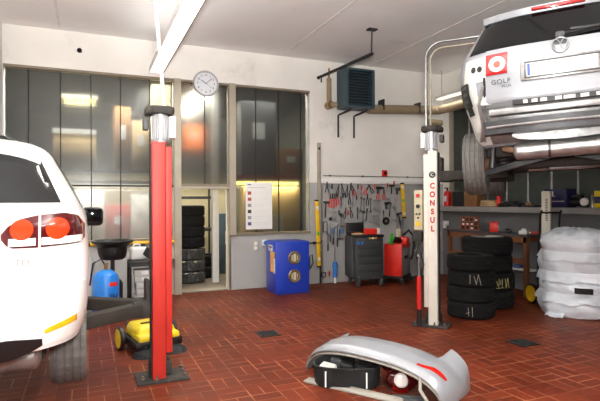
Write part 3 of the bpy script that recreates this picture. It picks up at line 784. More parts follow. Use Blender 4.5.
# ================================================================== LIFT POSTS
def lift_post(name, label, loc, rz, sx, paint, ztop, arms, arm_z, lettering=None):
    """local +x*sx points at the car"""
    t = thing(name, label, 'lift post', loc, rz)
    X = lambda v: v*sx
    bp = MB().box((X(0.02), 0.01, 0.012), (0.46, 0.34, 0.024), bev=0.006).build('base_plate', 'dusty_black', t)
    for bx, by in ((-0.17, -0.10), (0.20, -0.12), (0.08, -0.135), (-0.17, 0.04), (-0.17, 0.14)):
        MB().rod((X(bx), by, 0.02), (X(bx), by, 0.05), 0.016, seg=6).rod((X(bx), by, 0.04), (X(bx), by, 0.075), 0.008).build('anchor_bolt', 'chrome', bp)
    c = MB()
    c.box((X(0.055), 0.0, ztop/2+0.01), (0.118, 0.20, ztop-0.02), bev=0.012)
    c.box((X(-0.038), 0.015, ztop/2+0.10), (0.058, 0.15, ztop-0.28), bev=0.008)
    c.build('column', paint, t)
    MB().box((X(0.118), 0.0, ztop/2+0.03), (0.012, 0.10, ztop-0.1)).build('carriage_slot', 'seal_black', t)
    MB().box((X(0.03), 0.06, 0.09), (0.20, 0.18, 0.14), bev=0.03).build('foot_cover', 'dusty_black', t)
    mo = MB()
    mo.rod((X(0.03), -0.02, ztop), (X(0.03), -0.02, ztop+0.25), 0.068, seg=28)
    for k in range(18):
        a = 2*PI*k/18; mo.box((X(0.03)+0.070*math.cos(a), -0.02+0.070*math.sin(a), ztop+0.13), (0.018, 0.006, 0.21), rot=(0, 0, a))
    mo.lathe([(0.05, ztop-0.025), (0.080, ztop-0.005), (0.080, ztop+0.02), (0.068, ztop+0.03)], (X(0.03), -0.02, 0), seg=28)
    mo = mo.build('motor', 'alu', t)
    MB().box((X(-0.075), 0.0, ztop+0.14), (0.06, 0.12, 0.20), bev=0.01).build('terminal_box', 'white_paint', mo)
    MB().box((X(0.155), 0.03, ztop+0.16), (0.05, 0.10, 0.10), bev=0.01).build('switch_box', 'grey_plastic', mo)
    poly = [(-0.12, -0.08), (-0.09, -0.12), (0.07, -0.12), (0.13, -0.05), (0.13, 0.12), (-0.12, 0.12)]
    if sx < 0: poly = [(-x, y) for x, y in poly][::-1]
    MB().prism(poly, 0.075, Matrix.Translation((X(0.03), 0, ztop+0.25)), bev=0.02).build('belt_cover', 'dusty_black', t)
    # carriage + swing arms with pads
    cz = arm_z
    ca = MB().box((X(0.150), 0.02, cz+0.08), (0.04, 0.16, 0.30), bev=0.012).box((X(0.21), 0, cz-0.02), (0.15, 0.28, 0.14), bev=0.02).build('carriage', 'dusty_black', t)
    inv = Matrix.Translation(Vector(loc)) @ Matrix.Rotation(rz, 4, 'Z'); inv = inv.inverted()
    for (tx, ty, tz, y0) in arms:
        e = inv @ Vector((tx, ty, tz))
        a = Vector((X(0.25), y0, cz-0.02)); b = Vector((e.x, e.y, cz-0.02)); d = b-a
        am = MB().box(tuple((a+b)/2), (d.length+0.10, 0.12, 0.11), bev=0.012, rot=(0, 0, math.atan2(d.y, d.x))).build('swing_arm', 'dusty_arm' if lettering is None else 'dusty_black', t)
        top = e.z
        MB().rod((b.x, b.y, cz+0.03), (b.x, b.y, top-0.03), 0.03).rod((b.x, b.y, top-0.03), (b.x, b.y, top), 0.06, seg=20).build('lift_pad', 'black_rough', am)
    return t
# red post: the white car stands on it
RP = (0.648, 4.74, 0)
lp = lift_post('red_lift_post', 'red two-post lift column with bolted black base plate and motor on top', RP, 0, -1, 'lift_red', 2.17,
          [(-0.885+0.60, 2.5+1.66, LZ+0.228, -0.10), (-0.885+0.60, 2.5+2.85, LZ+0.228, 0.12)], 0.685)
MB().tube([(0.02, 0.06, 2.495), (-0.055, 0.04, 3.4), (-0.075, 0.03, 3.70), (-0.16, 0.0, 3.80), (-2.7, -0.1, 3.80)], 0.016, 8).build('cable_conduit', 'lift_white', lp)
# white post: the silver car hangs on it
WP = (4.11, 5.33, 0)
def sil(x, y, z): return SILVER.matrix_world @ Vector((x, y, z))
j1, j2 = sil(-0.58, 1.15, 0.243), sil(-0.58, 2.65, 0.243)
wl = lift_post('white_lift_post', 'white two-post lift column with red vertical lettering and motor on top', WP, -HEAD, 1, 'lift_white', 2.265,
          [(j1.x, j1.y, j1.z, -0.12), (j2.x, j2.y, j2.z, 0.12)], 1.95, lettering=True)
for i, ch in enumerate('CONSUL'):
    text_part(ch, 0.098, 'red_paint', wl, 'lettering', (0.055, -0.103, 1.81-0.110*i), (PI/2, 0, 0), xs=0.85, bold=0.004)
em = MB().lathe([(0.001, -0.006), (0.042, -0.006), (0.042, 0.0), (0.001, 0.0)], axis='Y', seg=30).build('round_emblem', 'black_plastic', wl, loc=(0.055, -0.101, 1.955))
text_part('C', 0.06, 'white_paint', em, 'emblem_letter', (0, -0.008, 0), (PI/2, 0, 0), depth=0.0015)
cb = MB().box((-0.135, 0.0, 1.50), (0.11, 0.14, 0.52), bev=0.012).build('control_box', 'tan_plastic', wl)
MB().rod((-0.135, -0.07, 1.69), (-0.135, -0.10, 1.69), 0.024, seg=18).build('switch', 'red_paint', cb)
MB().rod((-0.135, -0.07, 1.55), (-0.135, -0.095, 1.55), 0.026, seg=18).build('knob', 'black_plastic', cb)
for kx, kz in ((-0.155, 1.45), (-0.115, 1.45), (-0.135, 1.40)): MB().rod((kx, -0.07, kz), (kx, -0.085, kz), 0.013, seg=14).build('push_button', 'black_plastic', cb)
MB().rod((-0.135, -0.07, 1.32), (-0.135, -0.085, 1.32), 0.03, seg=18).build('warning_disc', 'yellow_paint', cb)
MB().box((-0.155, 0.0, 1.15), (0.12, 0.12, 0.13), bev=0.01).build('junction_box', 'dusty_black', wl)
MB().tube([(-0.13, -0.05, 1.10), (-0.17, -0.08, 0.95), (-0.12, -0.09, 0.80), (-0.10, -0.09, 0.66)], 0.016, 8).tube([(-0.11, -0.05, 0.95), (-0.06, -0.11, 0.80), (-0.09, -0.10, 0.68)], 0.010, 8).build('hose', 'black_plastic', wl)
# overhead conduit to the mate on the far side of the silver car
ax = 2.9
MB().tube([(-0.04, 0.0, 2.585), *[(-0.04+0.20*(1-math.cos(k*PI/16)), 0.0, 3.48+0.20*math.sin(k*PI/16)) for k in range(9)], (ax-0.3, 0, 3.68), (ax-0.1, 0, 3.64), (ax, 0, 3.5), (ax, 0, 2.62)], 0.018, 10).build('cable_conduit', 'steel', wl)
MB().tube([(0.01, 0.03, 2.585), *[(0.01+0.16*(1-math.cos(k*PI/16)), 0.03, 3.45+0.16*math.sin(k*PI/16)) for k in range(9)], (ax-0.3, 0.03, 3.61)], 0.013, 10).build('cable_conduit', 'frame_cream', wl)
fc = Vector((4.11, 5.33, 0)) + Vector((math.cos(-HEAD), math.sin(-HEAD), 0))*ax
j3, j4 = sil(0.58, 1.15, 0.243), sil(0.58, 2.65, 0.243)
lift_post('white_lift_post', 'white lift column standing on the far side of the lifted silver car', tuple(fc), -HEAD, -1, 'lift_white', 2.265,
          [(j3.x, j3.y, j3.z, -0.12), (j4.x, j4.y, j4.z, 0.12)], 1.95, lettering=True)
# red jack leaning at the white post
rj = Vector(WP) + Matrix.Rotation(-HEAD, 3, 'Z') @ Vector((-0.112, -0.145, 0.026))
t = thing('hydraulic_jack', 'slim red hydraulic cylinder standing upright against the white lift column', 'jack', tuple(rj), -HEAD)
MB().rod((0, 0, 0.20), (0, 0, 0.62), 0.028, seg=18).build('cylinder_tube', 'red_paint', t)
MB().rod((0, 0, 0.0), (0, 0, 0.20), 0.030, seg=18).build('jack_base', 'black_plastic', t)
MB().rod((0, 0, 0.62), (0, 0, 0.86), 0.012, seg=12).ball((0, 0, 0.88), 0.024).build('piston_rod', 'steel', t)
# ================================================================== THINGS IN THE WORKSHOP
from mathutils import noise
def V2(p): return (p.x, p.y)
# ---- wall clock
c = on_y(205.5, 84, WY)
t = thing('wall_clock', 'round white wall clock with pale grey rim above the doorway', 'clock', (c.x, WY-0.005, c.z))
r = 0.225
MB().lathe([(r, 0.0), (r+0.012, -0.02), (r, -0.05), (r-0.022, -0.05), (r-0.026, -0.03)], axis='Y', seg=60).build('rim', 'alu', t)
MB().lathe([(0.001, -0.03), (r-0.02, -0.03), (r-0.02, 0.0), (0.001, 0.0)], axis='Y', seg=60).build('dial', 'clock_face', t)
for h in range(1, 13):
    a = PI/2-h*PI/6
    text_part(str(h), 0.052, 'black_plastic', t, 'numeral', (0.152*math.cos(a), -0.033, 0.152*math.sin(a)), (PI/2, 0, 0))
def hand(a, L, w, y, nm):
    a = PI/2-a; MB().box((math.cos(a)*L*0.42, y, math.sin(a)*L*0.42), (L, 0.004, w), rot=(0, -a, 0)).build(nm, 'black_plastic', t)
hand(2*PI*(10.13/12), 0.11, 0.012, -0.038, 'hour_hand'); hand(2*PI*(8/60), 0.165, 0.009, -0.042, 'minute_hand'); hand(2*PI*(21/60), 0.15, 0.003, -0.045, 'second_hand')

# ---- unit heater on the wall
hx, hy, hz = 4.80, 8.46, 3.78
t = thing('unit_heater', 'blue-grey louvred fan heater fixed high on the white back wall', 'heater', (hx, hy, hz-0.375))
fr = MB()
W_, D_, H_ = 0.64, 0.36, 0.75
fr.box((0, 0.02, H_-0.02), (W_, D_, 0.04), bev=0.006).box((0, 0.02, 0.02), (W_, D_, 0.04), bev=0.006)
for sx in (-1, 1): fr.box((sx*(W_/2-0.015), 0.02, H_/2), (0.03, D_, H_-0.06))
fr.box((0, D_/2, H_/2), (W_-0.04, 0.03, H_-0.06))
for sx in (-1, 1): fr.box((sx*(W_/2-0.035), -D_/2+0.03, H_/2), (0.05, 0.03, H_-0.06))
fr.build('casing', 'heater_paint', t)
m = MB()
for k in range(12): m.box((0, -D_/2+0.05, 0.07+0.055*k), (W_-0.12, 0.055, 0.006), rot=(R(35), 0, 0))
m.build('louvre', 'heater_paint', t)
MB().box((0, 0.06, H_/2), (W_-0.08, 0.04, H_-0.1)).build('fan_core', 'seal_black', t)
for k in (-0.16, 0.20):
    MB().tube([(k, -0.05, -0.0), (k, -0.05, -0.03), (k, 0.40, -0.05), (k, 0.455, -0.06), (k, 0.455, -0.50)], 0.02, 6).build('bracket', 'seal_black', t)
p = MB().tube([(-0.44, 0.30, 0.62), (-0.44, 0.30, 0.16), (-0.40, 0.26, 0.10), (-0.30, 0.20, 0.10)], 0.05, 12).build('valve_pipe', 'pipe_cream', t)
MB().rod((-0.44, 0.30, 0.62), (-0.44, 0.30, 0.82), 0.02).rod((-0.44, 0.23, 0.10), (-0.44, 0.36, 0.10), 0.075, seg=18).build('valve', 'brass', p)
# heating pipe along back wall into the corner, then along the side wall
t = thing('heating_pipe', 'thick pale brown heating pipe running along the wall into the corner', 'pipe', (0, 0, 0))
za = on_y(390, 103, 8.86).z
MB().tube([(5.14, 8.70, 3.52), (5.3, 8.83, 3.50), (6.9, 8.83, za-0.08), (7.03, 8.78, za-0.08), (7.13, 8.55, za-0.06), (7.13, 3.0, za-0.02)], 0.095, 14).build('pipe_run', 'pipe_cream', t)
MB().tube([(6.75, 8.80, za-0.35), (7.1, 8.80, za-0.36)], 0.07, 14).build('pipe_stub', 'pipe_cream', t)
for x in (5.6, 6.5): MB().box((x, 8.83, za-0.07), (0.03, 0.21, 0.22)).build('pipe_clamp', 'steel_dark', t)
# hoist rail under the ceiling
t = thing('hanging_rail', 'dark steel angle rail hung by a rod in front of the heater', 'rail', (0, 0, 0))
a, b = Vector((4.24, 8.90, 4.08)), Vector((4.24, 6.94, 4.0))
d = b-a
MB().tube([a, b], 0.028, 4).build('rail_bar', 'seal_black', t)
MB().rod((4.24, 6.97, 4.01), (4.25, 6.97, CZ), 0.012).build('hanger', 'steel_dark', t)
MB().box((4.25, 6.97, CZ-0.012), (0.16, 0.10, 0.02)).build('ceiling_plate', 'steel_dark', t)
MB().tube([(4.24, 8.86, 4.08), (4.24, 8.86, 3.96)], 0.014, 6).ball((4.20, 8.90, 4.06), 0.035).build('end_stop', 'seal_black', t)

# ---- poster on the frosted glass
a, b = on_y(245.5, 183, WY-0.004), on_y(272, 228, WY-0.004)
pw, ph = b.x-a.x, a.z-b.z+0.03
t = thing('price_poster', 'white paper poster with a column of small pictures taped on the frosted glass', 'poster', ((a.x+b.x)/2, WY-0.012, b.z-0.015))
MB().box((0, 0, ph/2), (pw, 0.004, ph)).build('sheet', 'paper', t)
MB().box((-pw*0.36, -0.004, ph*0.95), (pw*0.12, 0.002, 0.018)).build('heading', 'print_blue', t)
MB().box((-pw*0.08, -0.004, ph*0.885), (pw*0.66, 0.002, 0.006)).build('heading_rule', 'print_grey', t)
for k, mm in enumerate(('print_red', 'print_red', 'print_grey', 'steel_dark', 'print_grey', 'print_blue')):
    z = ph*(0.77-0.13*k)
    MB().box((-pw*0.36, -0.004, z), (pw*0.13, 0.002, 0.062)).build('picture', mm, t)
    m = MB().box((pw*0.12, -0.004, z+0.02), (pw*0.62, 0.002, 0.004)).build('text_line', 'print_light', t)
    MB().box((pw*0.08, -0.004, z-0.012), (pw*0.54, 0.002, 0.003)).build('text_line', 'print_light', t)
# ---- switch, blue socket
c = on_y(255.5, 246, WY)
t = thing('light_switch', 'cream double light switch on the grey wall below the poster', 'switch', (c.x, WY-0.012, c.z))
MB().box((0, 0, 0), (0.085, 0.024, 0.17), bev=0.006).build('plate', 'tan_plastic', t)
for z in (-0.042, 0.042): MB().box((0, -0.015, z), (0.055, 0.012, 0.06), bev=0.004).build('rocker', 'white_paint', t)
c = on_y(264.5, 242.5, WY)
t = thing('power_socket', 'pale blue power socket with a plug above the blue parts washer', 'socket', (c.x, WY-0.03, c.z))
MB().box((0, 0, 0), (0.11, 0.06, 0.11), bev=0.01).build('socket_box', 'paper', t)
MB().rod((0, -0.03, 0), (0, -0.09, 0), 0.04, seg=18).build('socket_cover', 'blue_tool', t)
MB().tube([(0.02, -0.06, -0.0), (0.14, -0.07, -0.02), (0.30, -0.05, -0.12), (0.36, -0.05, -0.3)], 0.010, 6).build('cord', 'black_plastic', t)
c = on_x(447, 223, WX)
t = thing('power_socket', 'white power socket with a plug on the dark wall below the ledge', 'socket', (WX-0.03, c.y, c.z))
MB().box((0, 0, 0), (0.06, 0.14, 0.10), bev=0.01).build('socket_box', 'white_paint', t)
MB().box((-0.06, -0.04, -0.05), (0.07, 0.06, 0.12), bev=0.015).build('plug', 'paper', t)
# ---- small red sign above the trunking
c = on_y(384, 174, WY)
t = thing('alarm_button', 'small red alarm box on the white wall over the cable trunking', 'alarm button', (c.x, WY-0.025, c.z+0.015))
MB().box((0, 0, 0), (0.11, 0.05, 0.13), bev=0.008).build('box', 'red_paint', t)
MB().box((0, -0.028, 0.0), (0.06, 0.006, 0.06)).rod((0, -0.03, 0), (0, -0.042, 0), 0.016).build('button', 'lamp_dark_red', t)

# ---- blue parts washer with two round windows
t = thing('parts_washer', 'blue cabinet with two round glass windows standing against the grey wall', 'parts washer', (3.31, 8.33, 0))
bb = MB().box((0, 0.03, 0.47), (0.63, 0.54, 0.90), bev=0.02).box((0, 0.03, 0.025), (0.60, 0.50, 0.05)).build('cabinet', 'blue_paint', t)
MB().box((0.36, 0.12, 0.22), (0.10, 0.18, 0.20), bev=0.01).build('side_tank', 'blue_paint', t)
for z in (0.315, 0.635):
    rg = MB().lathe([(0.112, 0.0), (0.118, -0.012), (0.105, -0.022), (0.092, -0.018), (0.088, -0.004)], (0.02, -0.242, z), axis='Y', seg=40).build('window_ring', 'brass', t)
    MB().lathe([(0.001, -0.010), (0.094, -0.010), (0.094, 0.0), (0.001, 0.0)], (0.02, -0.242, z), axis='Y', seg=36).build('window_glass', 'round_window', rg)
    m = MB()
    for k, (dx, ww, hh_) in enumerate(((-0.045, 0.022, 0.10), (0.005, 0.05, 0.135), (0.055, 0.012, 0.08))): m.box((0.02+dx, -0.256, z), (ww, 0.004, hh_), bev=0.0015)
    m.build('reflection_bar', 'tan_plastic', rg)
lab = MB().box((-0.320, -0.06, 0.56), (0.006, 0.22, 0.36)).build('warning_label', 'flash_glow_label_amber', t)
MB().box((-0.324, -0.17, 0.50), (0.004, 0.06, 0.26)).build('label_sheet', 'paper', t)
MB().box((-0.322, 0.03, 0.80), (0.006, 0.20, 0.10)).build('maker_plate', 'paper', t)
MB().box((-0.326, 0.03, 0.815), (0.004, 0.15, 0.03)).build('printed_bar', 'navy', t); MB().box((-0.326, 0.05, 0.775), (0.004, 0.10, 0.012)).build('printed_bar', 'print_blue', t)
MB().box((0.345, -0.10, 0.50), (0.06, 0.10, 0.22), bev=0.01).build('pump_box', 'grey_plastic', t)
MB().tube([(0.36, -0.10, 0.60), (0.42, -0.12, 0.66), (0.43, -0.14, 0.52), (0.38, -0.14, 0.42)], 0.012, 6).build('hose', 'black_plastic', t)

# ---- tool wall -------------------------------------------------------
TY = WY-0.06
def tool(kind, px, py, L, rot, label, m1='red_bright', m2='steel_dark', group='hand tools on the tool wall'):
    c = on_y(px, py, TY)
    t = thing(kind, label, kind.replace('_', ' ').split(' ')[-1], (c.x, TY, c.z), 0, group, rot=(0, R(rot), 0)); t.scale = (0.98, 1.0, 0.98)
    if kind == 'pliers':
        for s in (-1, 1):
            MB().tube([(s*0.008, 0, 0.02), (s*0.022, 0, -L*0.15), (s*0.026, 0, -L*0.4), (s*0.016, 0, -L*0.6)], [0.007, 0.010, 0.011, 0.007], 8).build('handle', m1, t)
        MB().box((0, 0, 0.02), (0.035, 0.014, 0.04), bev=0.006).box((0.006, 0, 0.07), (0.012, 0.012, 0.09), bev=0.004).box((-0.007, 0, 0.07), (0.012, 0.012, 0.09), bev=0.004).build('jaw', m2, t)
    elif kind == 'screwdriver':
        MB().lathe([(0.001, 0.06), (0.014, 0.055), (0.017, 0.02), (0.014, -0.03), (0.010, -0.045), (0.001, -0.045)], seg=14).build('handle', m1, t)
        MB().rod((0, 0, -0.04), (0, 0, -L), 0.005, seg=8).build('blade', 'steel', t)
    elif kind == 'spanner':
        MB().box((0, 0, -L/2), (0.016, 0.008, L*0.86), bev=0.003).build('shaft', m2, t)
        MB().lathe([(0.012, 0.006), (0.024, 0.006), (0.024, -0.006), (0.012, -0.006)], axis='Y', seg=18, closed=True).build('ring_end', m2, t)
        MB().lathe([(0.010, 0.006), (0.024, 0.006), (0.024, -0.006), (0.010, -0.006)], (0, 0, -L), axis='Y', seg=18, closed=True, ang=PI*1.6).build('open_end', m2, t)
    elif kind == 'hammer':
        MB().box((0, 0, -L/2), (0.028, 0.02, L), bev=0.008).build('handle', m1, t)
        MB().box((0.01, 0, 0.015), (0.14, 0.032, 0.042), bev=0.008).build('hammer_head', m2, t)
    elif kind == 'torque_wrench':
        MB().rod((0, 0, 0), (0, 0, -L*0.75), 0.012, seg=12).build('shaft', 'steel', t)
        MB().rod((0, 0, -L*0.72), (0, 0, -L), 0.018, seg=12).build('grip', m1, t)
        MB().box((0, 0, 0.02), (0.06, 0.035, 0.07), bev=0.015).build('ratchet_head', m2, t)
    elif kind == 'pry_bar':
        MB().tube([(0.03, 0, 0.03), (0.0, 0, 0.0), (0, 0, -L*0.6)], 0.010, 8).build('bar', m2, t)
        MB().rod((0, 0, -L*0.58), (0, 0, -L), 0.015, seg=12).build('grip', m1, t)
    elif kind == 'tin_snips':
        for s in (-1, 1): MB().tube([(0, 0, 0), (s*0.03, 0, -L*0.3), (s*0.045, 0, -L*0.7)], 0.010, 8).build('handle', m1, t)
        MB().box((0.008, 0, 0.05), (0.016, 0.012, 0.12), bev=0.004).box((-0.008, 0, 0.05), (0.016, 0.012, 0.12), bev=0.004, rot=(0, R(8), 0)).build('blade', m2, t)
    elif kind == 'air_gun':
        MB().box((0, 0, 0), (L, 0.05, 0.07), bev=0.02).rod((L/2, 0, 0), (L/2+0.05, 0, 0), 0.02).build('gun_body', m1, t)
        MB().box((-L*0.2, 0, -0.07), (0.045, 0.04, 0.10), bev=0.015).build('grip', m2, t)
    elif kind == 'cutting_disc':
        MB().lathe([(0.02, 0.006), (L, 0.006), (L, -0.006), (0.02, -0.006)], axis='Y', seg=36, closed=True).build('disc', m1, t)
        MB().lathe([(0.001, -0.012), (0.03, -0.012), (0.03, 0.008), (0.001, 0.008)], axis='Y', seg=20).build('disc_hub', m2, t)
    elif kind == 'file':
        MB().lathe([(0.001, 0.06), (0.014, 0.055), (0.016, 0.0), (0.008, -0.05), (0.001, -0.05)], seg=12).build('handle', m1, t)
        MB().box((0, 0, -0.05-L/2), (0.024, 0.006, L), bev=0.002).build('file_blade', m2, t)
    elif kind == 'clamp':
        MB().tube([(0.06, 0, 0.0), (-0.03, 0, 0.0), (-0.03, 0, -L), (0.06, 0, -L)], 0.011, 8).build('clamp_frame', m1, t)
        MB().rod((0.06, 0, -L*0.1), (0.06, 0, -L*1.25), 0.008).rod((0.03, 0, -L*1.25), (0.09, 0, -L*1.25), 0.005).build('clamp_screw', m2, t)
    return t
ORD = ['first', 'second', 'third', 'fourth', 'fifth', 'sixth', 'seventh', 'eighth', 'ninth', 'tenth', 'eleventh', 'twelfth', 'thirteenth', 'fourteenth', 'fifteenth', 'sixteenth', 'seventeenth', 'eighteenth'] + ['nineteenth', 'twentieth', 'twenty-first', 'twenty-second', 'twenty-third', 'twenty-fourth', 'twenty-fifth']
# rows of the tool wall: (kind, px, py, length, tilt, look, handle, metal)
ROWS = {
 'top row': [('spanner', 329.5, 186, .16, 0, 'small bright spanner', 'steel', 'alu'), ('spanner', 335, 187, .18, 4, 'small bright spanner', 'steel', 'alu'), ('file', 361.5, 188, .12, 0, 'red handled file', 'red_paint', 'steel'), ('screwdriver', 374.5, 187, .14, 0, 'red screwdriver', 'red_bright', None), ('screwdriver', 387.5, 186, .13, 0, 'red screwdriver', 'red_paint', None), ('tin_snips', 327, 187, .16, 0, 'black tin snips', 'black_plastic', 'steel_dark'), ('screwdriver', 332, 187, .15, 6, 'black screwdriver', 'black_plastic', None), ('pliers', 338, 190, .22, 12, 'black pliers', 'black_plastic', 'steel_dark'),
   ('pliers', 342.5, 189, .24, -10, 'dark grey pliers', 'grey_plastic', 'steel_dark'), ('pliers', 347, 191, .22, 8, 'black slim pliers', 'black_plastic', 'steel_dark'), ('tin_snips', 351, 188, .22, 0, 'black tin snips', 'black_plastic', 'steel_dark'), ('pliers', 354, 191, .20, -20, 'red pliers', 'red_paint', 'steel_dark'),
   ('screwdriver', 358, 187, .16, 0, 'dark screwdriver', 'slate_paint', None), ('pliers', 366.5, 190, .20, 34, 'red pliers', 'red_bright', 'steel_dark'), ('pliers', 371, 189, .18, -30, 'black pliers', 'black_plastic', 'steel_dark'), ('air_gun', 379, 188, .14, 0, 'black air gun', 'black_plastic', 'grey_plastic'),
   ('hammer', 391.5, 186.5, .16, 0, 'black headed mallet', 'black_plastic', 'black_plastic'), ('screwdriver', 394, 183.5, .10, 0, 'red screwdriver', 'red_paint', None), ('air_gun', 398, 189, .12, 0, 'dark grey air gun', 'grey_plastic', 'black_plastic')],
 'second row': [('file', 353, 198, .12, 4, 'pale steel file', 'steel', 'alu'), ('spanner', 387, 199, .2, 0, 'bright spanner', 'steel', 'alu'), ('spanner', 389.5, 199, .2, 0, 'bright spanner', 'steel', 'alu'), ('spanner', 396, 199, .2, 6, 'bright spanner', 'steel', 'alu'), ('file', 341, 199, .12, 0, 'small grey file', 'grey_plastic', 'steel'), ('pliers', 330.3, 199, .30, 3, 'long red handled pliers', 'red_bright', 'steel_dark'), ('pliers', 332.6, 199, .30, 0, 'long red handled pliers', 'red_bright', 'steel_dark'), ('pliers', 335, 199, .28, -3, 'long red handled pliers', 'red_paint', 'steel_dark'), ('pliers', 337.3, 198, .24, -6, 'red handled pliers', 'red_paint', 'steel_dark'),
   ('screwdriver', 343, 196, .2, 0, 'black screwdriver', 'black_plastic', None), ('screwdriver', 345.6, 196, .2, 0, 'black screwdriver', 'black_plastic', None), ('pliers', 349.5, 199, .20, 0, 'black pliers', 'black_plastic', 'steel_dark'), ('screwdriver', 356.5, 198, .22, 10, 'dark screwdriver', 'slate_paint', None),
   ('spanner', 361.5, 198, .26, 4, 'grey spanner', 'steel_dark', 'steel_dark'), ('spanner', 364, 199, .28, 0, 'grey spanner', 'steel_dark', 'steel_dark'), ('pliers', 367.5, 199, .24, 0, 'black pliers', 'black_plastic', 'steel_dark'), ('spanner', 370.5, 199, .26, 0, 'grey spanner', 'steel_dark', 'steel_dark'),
   ('spanner', 374, 200, .20, 0, 'bright spanner', 'steel', 'alu'), ('spanner', 376, 200, .22, 0, 'bright spanner', 'steel', 'alu'), ('spanner', 378, 200, .24, 0, 'bright spanner', 'steel', 'alu'), ('spanner', 380.2, 200, .26, 0, 'bright spanner', 'steel', 'alu'),
   ('pliers', 378.5, 193.5, .22, 14, 'red pliers', 'red_bright', 'steel_dark'), ('pliers', 384, 194, .22, 0, 'red pliers', 'red_paint', 'steel_dark')],
 'third row': [('spanner', 332, 212, .14, 0, 'small bright spanner', 'steel', 'alu'), ('spanner', 335.5, 212, .16, 5, 'small bright spanner', 'steel', 'alu'), ('screwdriver', 348, 213, .16, 0, 'red screwdriver', 'red_paint', None), ('spanner', 360, 212, .18, 0, 'bright spanner', 'steel', 'alu'), ('spanner', 370, 213, .18, 0, 'bright spanner', 'steel', 'alu'), ('file', 383.5, 213, .12, 0, 'grey file', 'grey_plastic', 'steel'), ('spanner', 394, 208, .2, -20, 'bright spanner', 'steel', 'alu'), ('hammer', 326, 203, .30, 4, 'black handled hammer', 'black_plastic', 'steel_dark'), ('screwdriver', 339, 213, .30, 0, 'black screwdriver', 'black_plastic', None), ('pliers', 345, 213, .20, 14, 'black pliers', 'black_plastic', 'steel_dark'), ('pliers', 351, 212, .22, -12, 'black pliers', 'black_plastic', 'steel_dark'),
   ('file', 357.5, 210, .14, 0, 'dark file', 'grey_plastic', 'steel_dark'), ('spanner', 363, 212, .2, 0, 'grey spanner', 'steel_dark', 'steel_dark'), ('file', 367, 211, .16, 6, 'dark file', 'black_plastic', 'steel_dark'), ('spanner', 373, 216, .16, 0, 'bright spanner', 'steel', 'alu'), ('spanner', 375.2, 216, .16, 0, 'bright spanner', 'steel', 'alu'),
   ('spanner', 377.4, 216, .17, 0, 'bright spanner', 'steel', 'alu'), ('spanner', 379.6, 216, .18, 0, 'bright spanner', 'steel', 'alu'), ('air_gun', 386.5, 203.5, .10, -10, 'black air gun', 'black_plastic', 'steel_dark'), ('pry_bar', 390.5, 205, .25, 8, 'black pry bar', 'black_plastic', 'steel_dark'), ('hammer', 398.5, 214.5, .26, -12, 'black hammer', 'black_plastic', 'steel_dark')],
 'bottom row': [('screwdriver', 332.5, 231, .16, 0, 'blue screwdriver', 'blue_tool', None), ('spanner', 343.5, 221, .22, 0, 'bright spanner', 'steel', 'alu'), ('file', 339.5, 232, .12, 0, 'grey file', 'grey_plastic', 'steel'), ('spanner', 396.5, 226, .18, 0, 'bright spanner', 'steel', 'alu'), ('spanner', 364, 221, .12, 40, 'small bright spanner', 'steel', 'alu'), ('clamp', 324.5, 222, .20, 0, 'dark clamp', 'steel_dark', 'steel_dark'), ('torque_wrench', 330.3, 220, .44, 0, 'long steel torque wrench', 'slate_paint', 'steel_dark'), ('pry_bar', 334.5, 228, .34, 6, 'dark pry bar', 'black_plastic', 'steel_dark'), ('pry_bar', 337.3, 226, .42, 0, 'dark pry bar', 'black_plastic', 'steel_dark'), ('torque_wrench', 341, 216, .36, 0, 'blue handled torque wrench', 'blue_tool', 'black_plastic'),
   ('file', 346.5, 226, .10, 90, 'orange handled file', 'orange_plastic', 'steel_dark'), ('file', 345.5, 238.5, .12, 90, 'orange handled file', 'orange_plastic', 'steel_dark'), ('cutting_disc', 386, 221, .085, 0, 'black cutting disc', 'black_plastic', 'steel'), ('spanner', 391, 219, .16, -70, 'short bright spanner', 'steel', 'alu'), ('pry_bar', 400.5, 222, .26, -4, 'dark pry bar', 'black_plastic', 'steel_dark'),
   ('screwdriver', 329.3, 274, .10, 0, 'red screwdriver', 'red_paint', None), ('clamp', 325.5, 274, .08, 90, 'black clamp', 'black_plastic', 'steel_dark'), ('pry_bar', 328, 236, .30, 0, 'dark slim pry bar', 'black_plastic', 'steel_dark')],
}
for row, items in ROWS.items():
    for i, (k, px, py, L, rt_, look, m1, m2) in enumerate(sorted(items, key=lambda q: q[1])):
        tool(k, px, py, L, rt_, f'{look}, {ORD[i]} from the window in the tool wall {row}', m1, m2 or 'steel')
# blue grease gun hanging low on the board
c = on_y(335, 262, TY-0.05)
t = thing('grease_gun', 'blue and white grease gun hanging upright low on the tool wall', 'grease gun', (c.x, TY-0.05, c.z), 0)
MB().rod((0, 0, 0.0), (0, 0, -0.30), 0.045, seg=18).rod((0, 0, -0.05), (0, 0, -0.11), 0.055, seg=18).build('barrel', 'blue_tool', t)
MB().rod((0, 0, -0.30), (0, 0, -0.43), 0.026, seg=16).build('end_cap', 'paper', t)
MB().rod((0, 0, 0.0), (0, 0, 0.40), 0.012, seg=10).build('lance', 'steel', t)
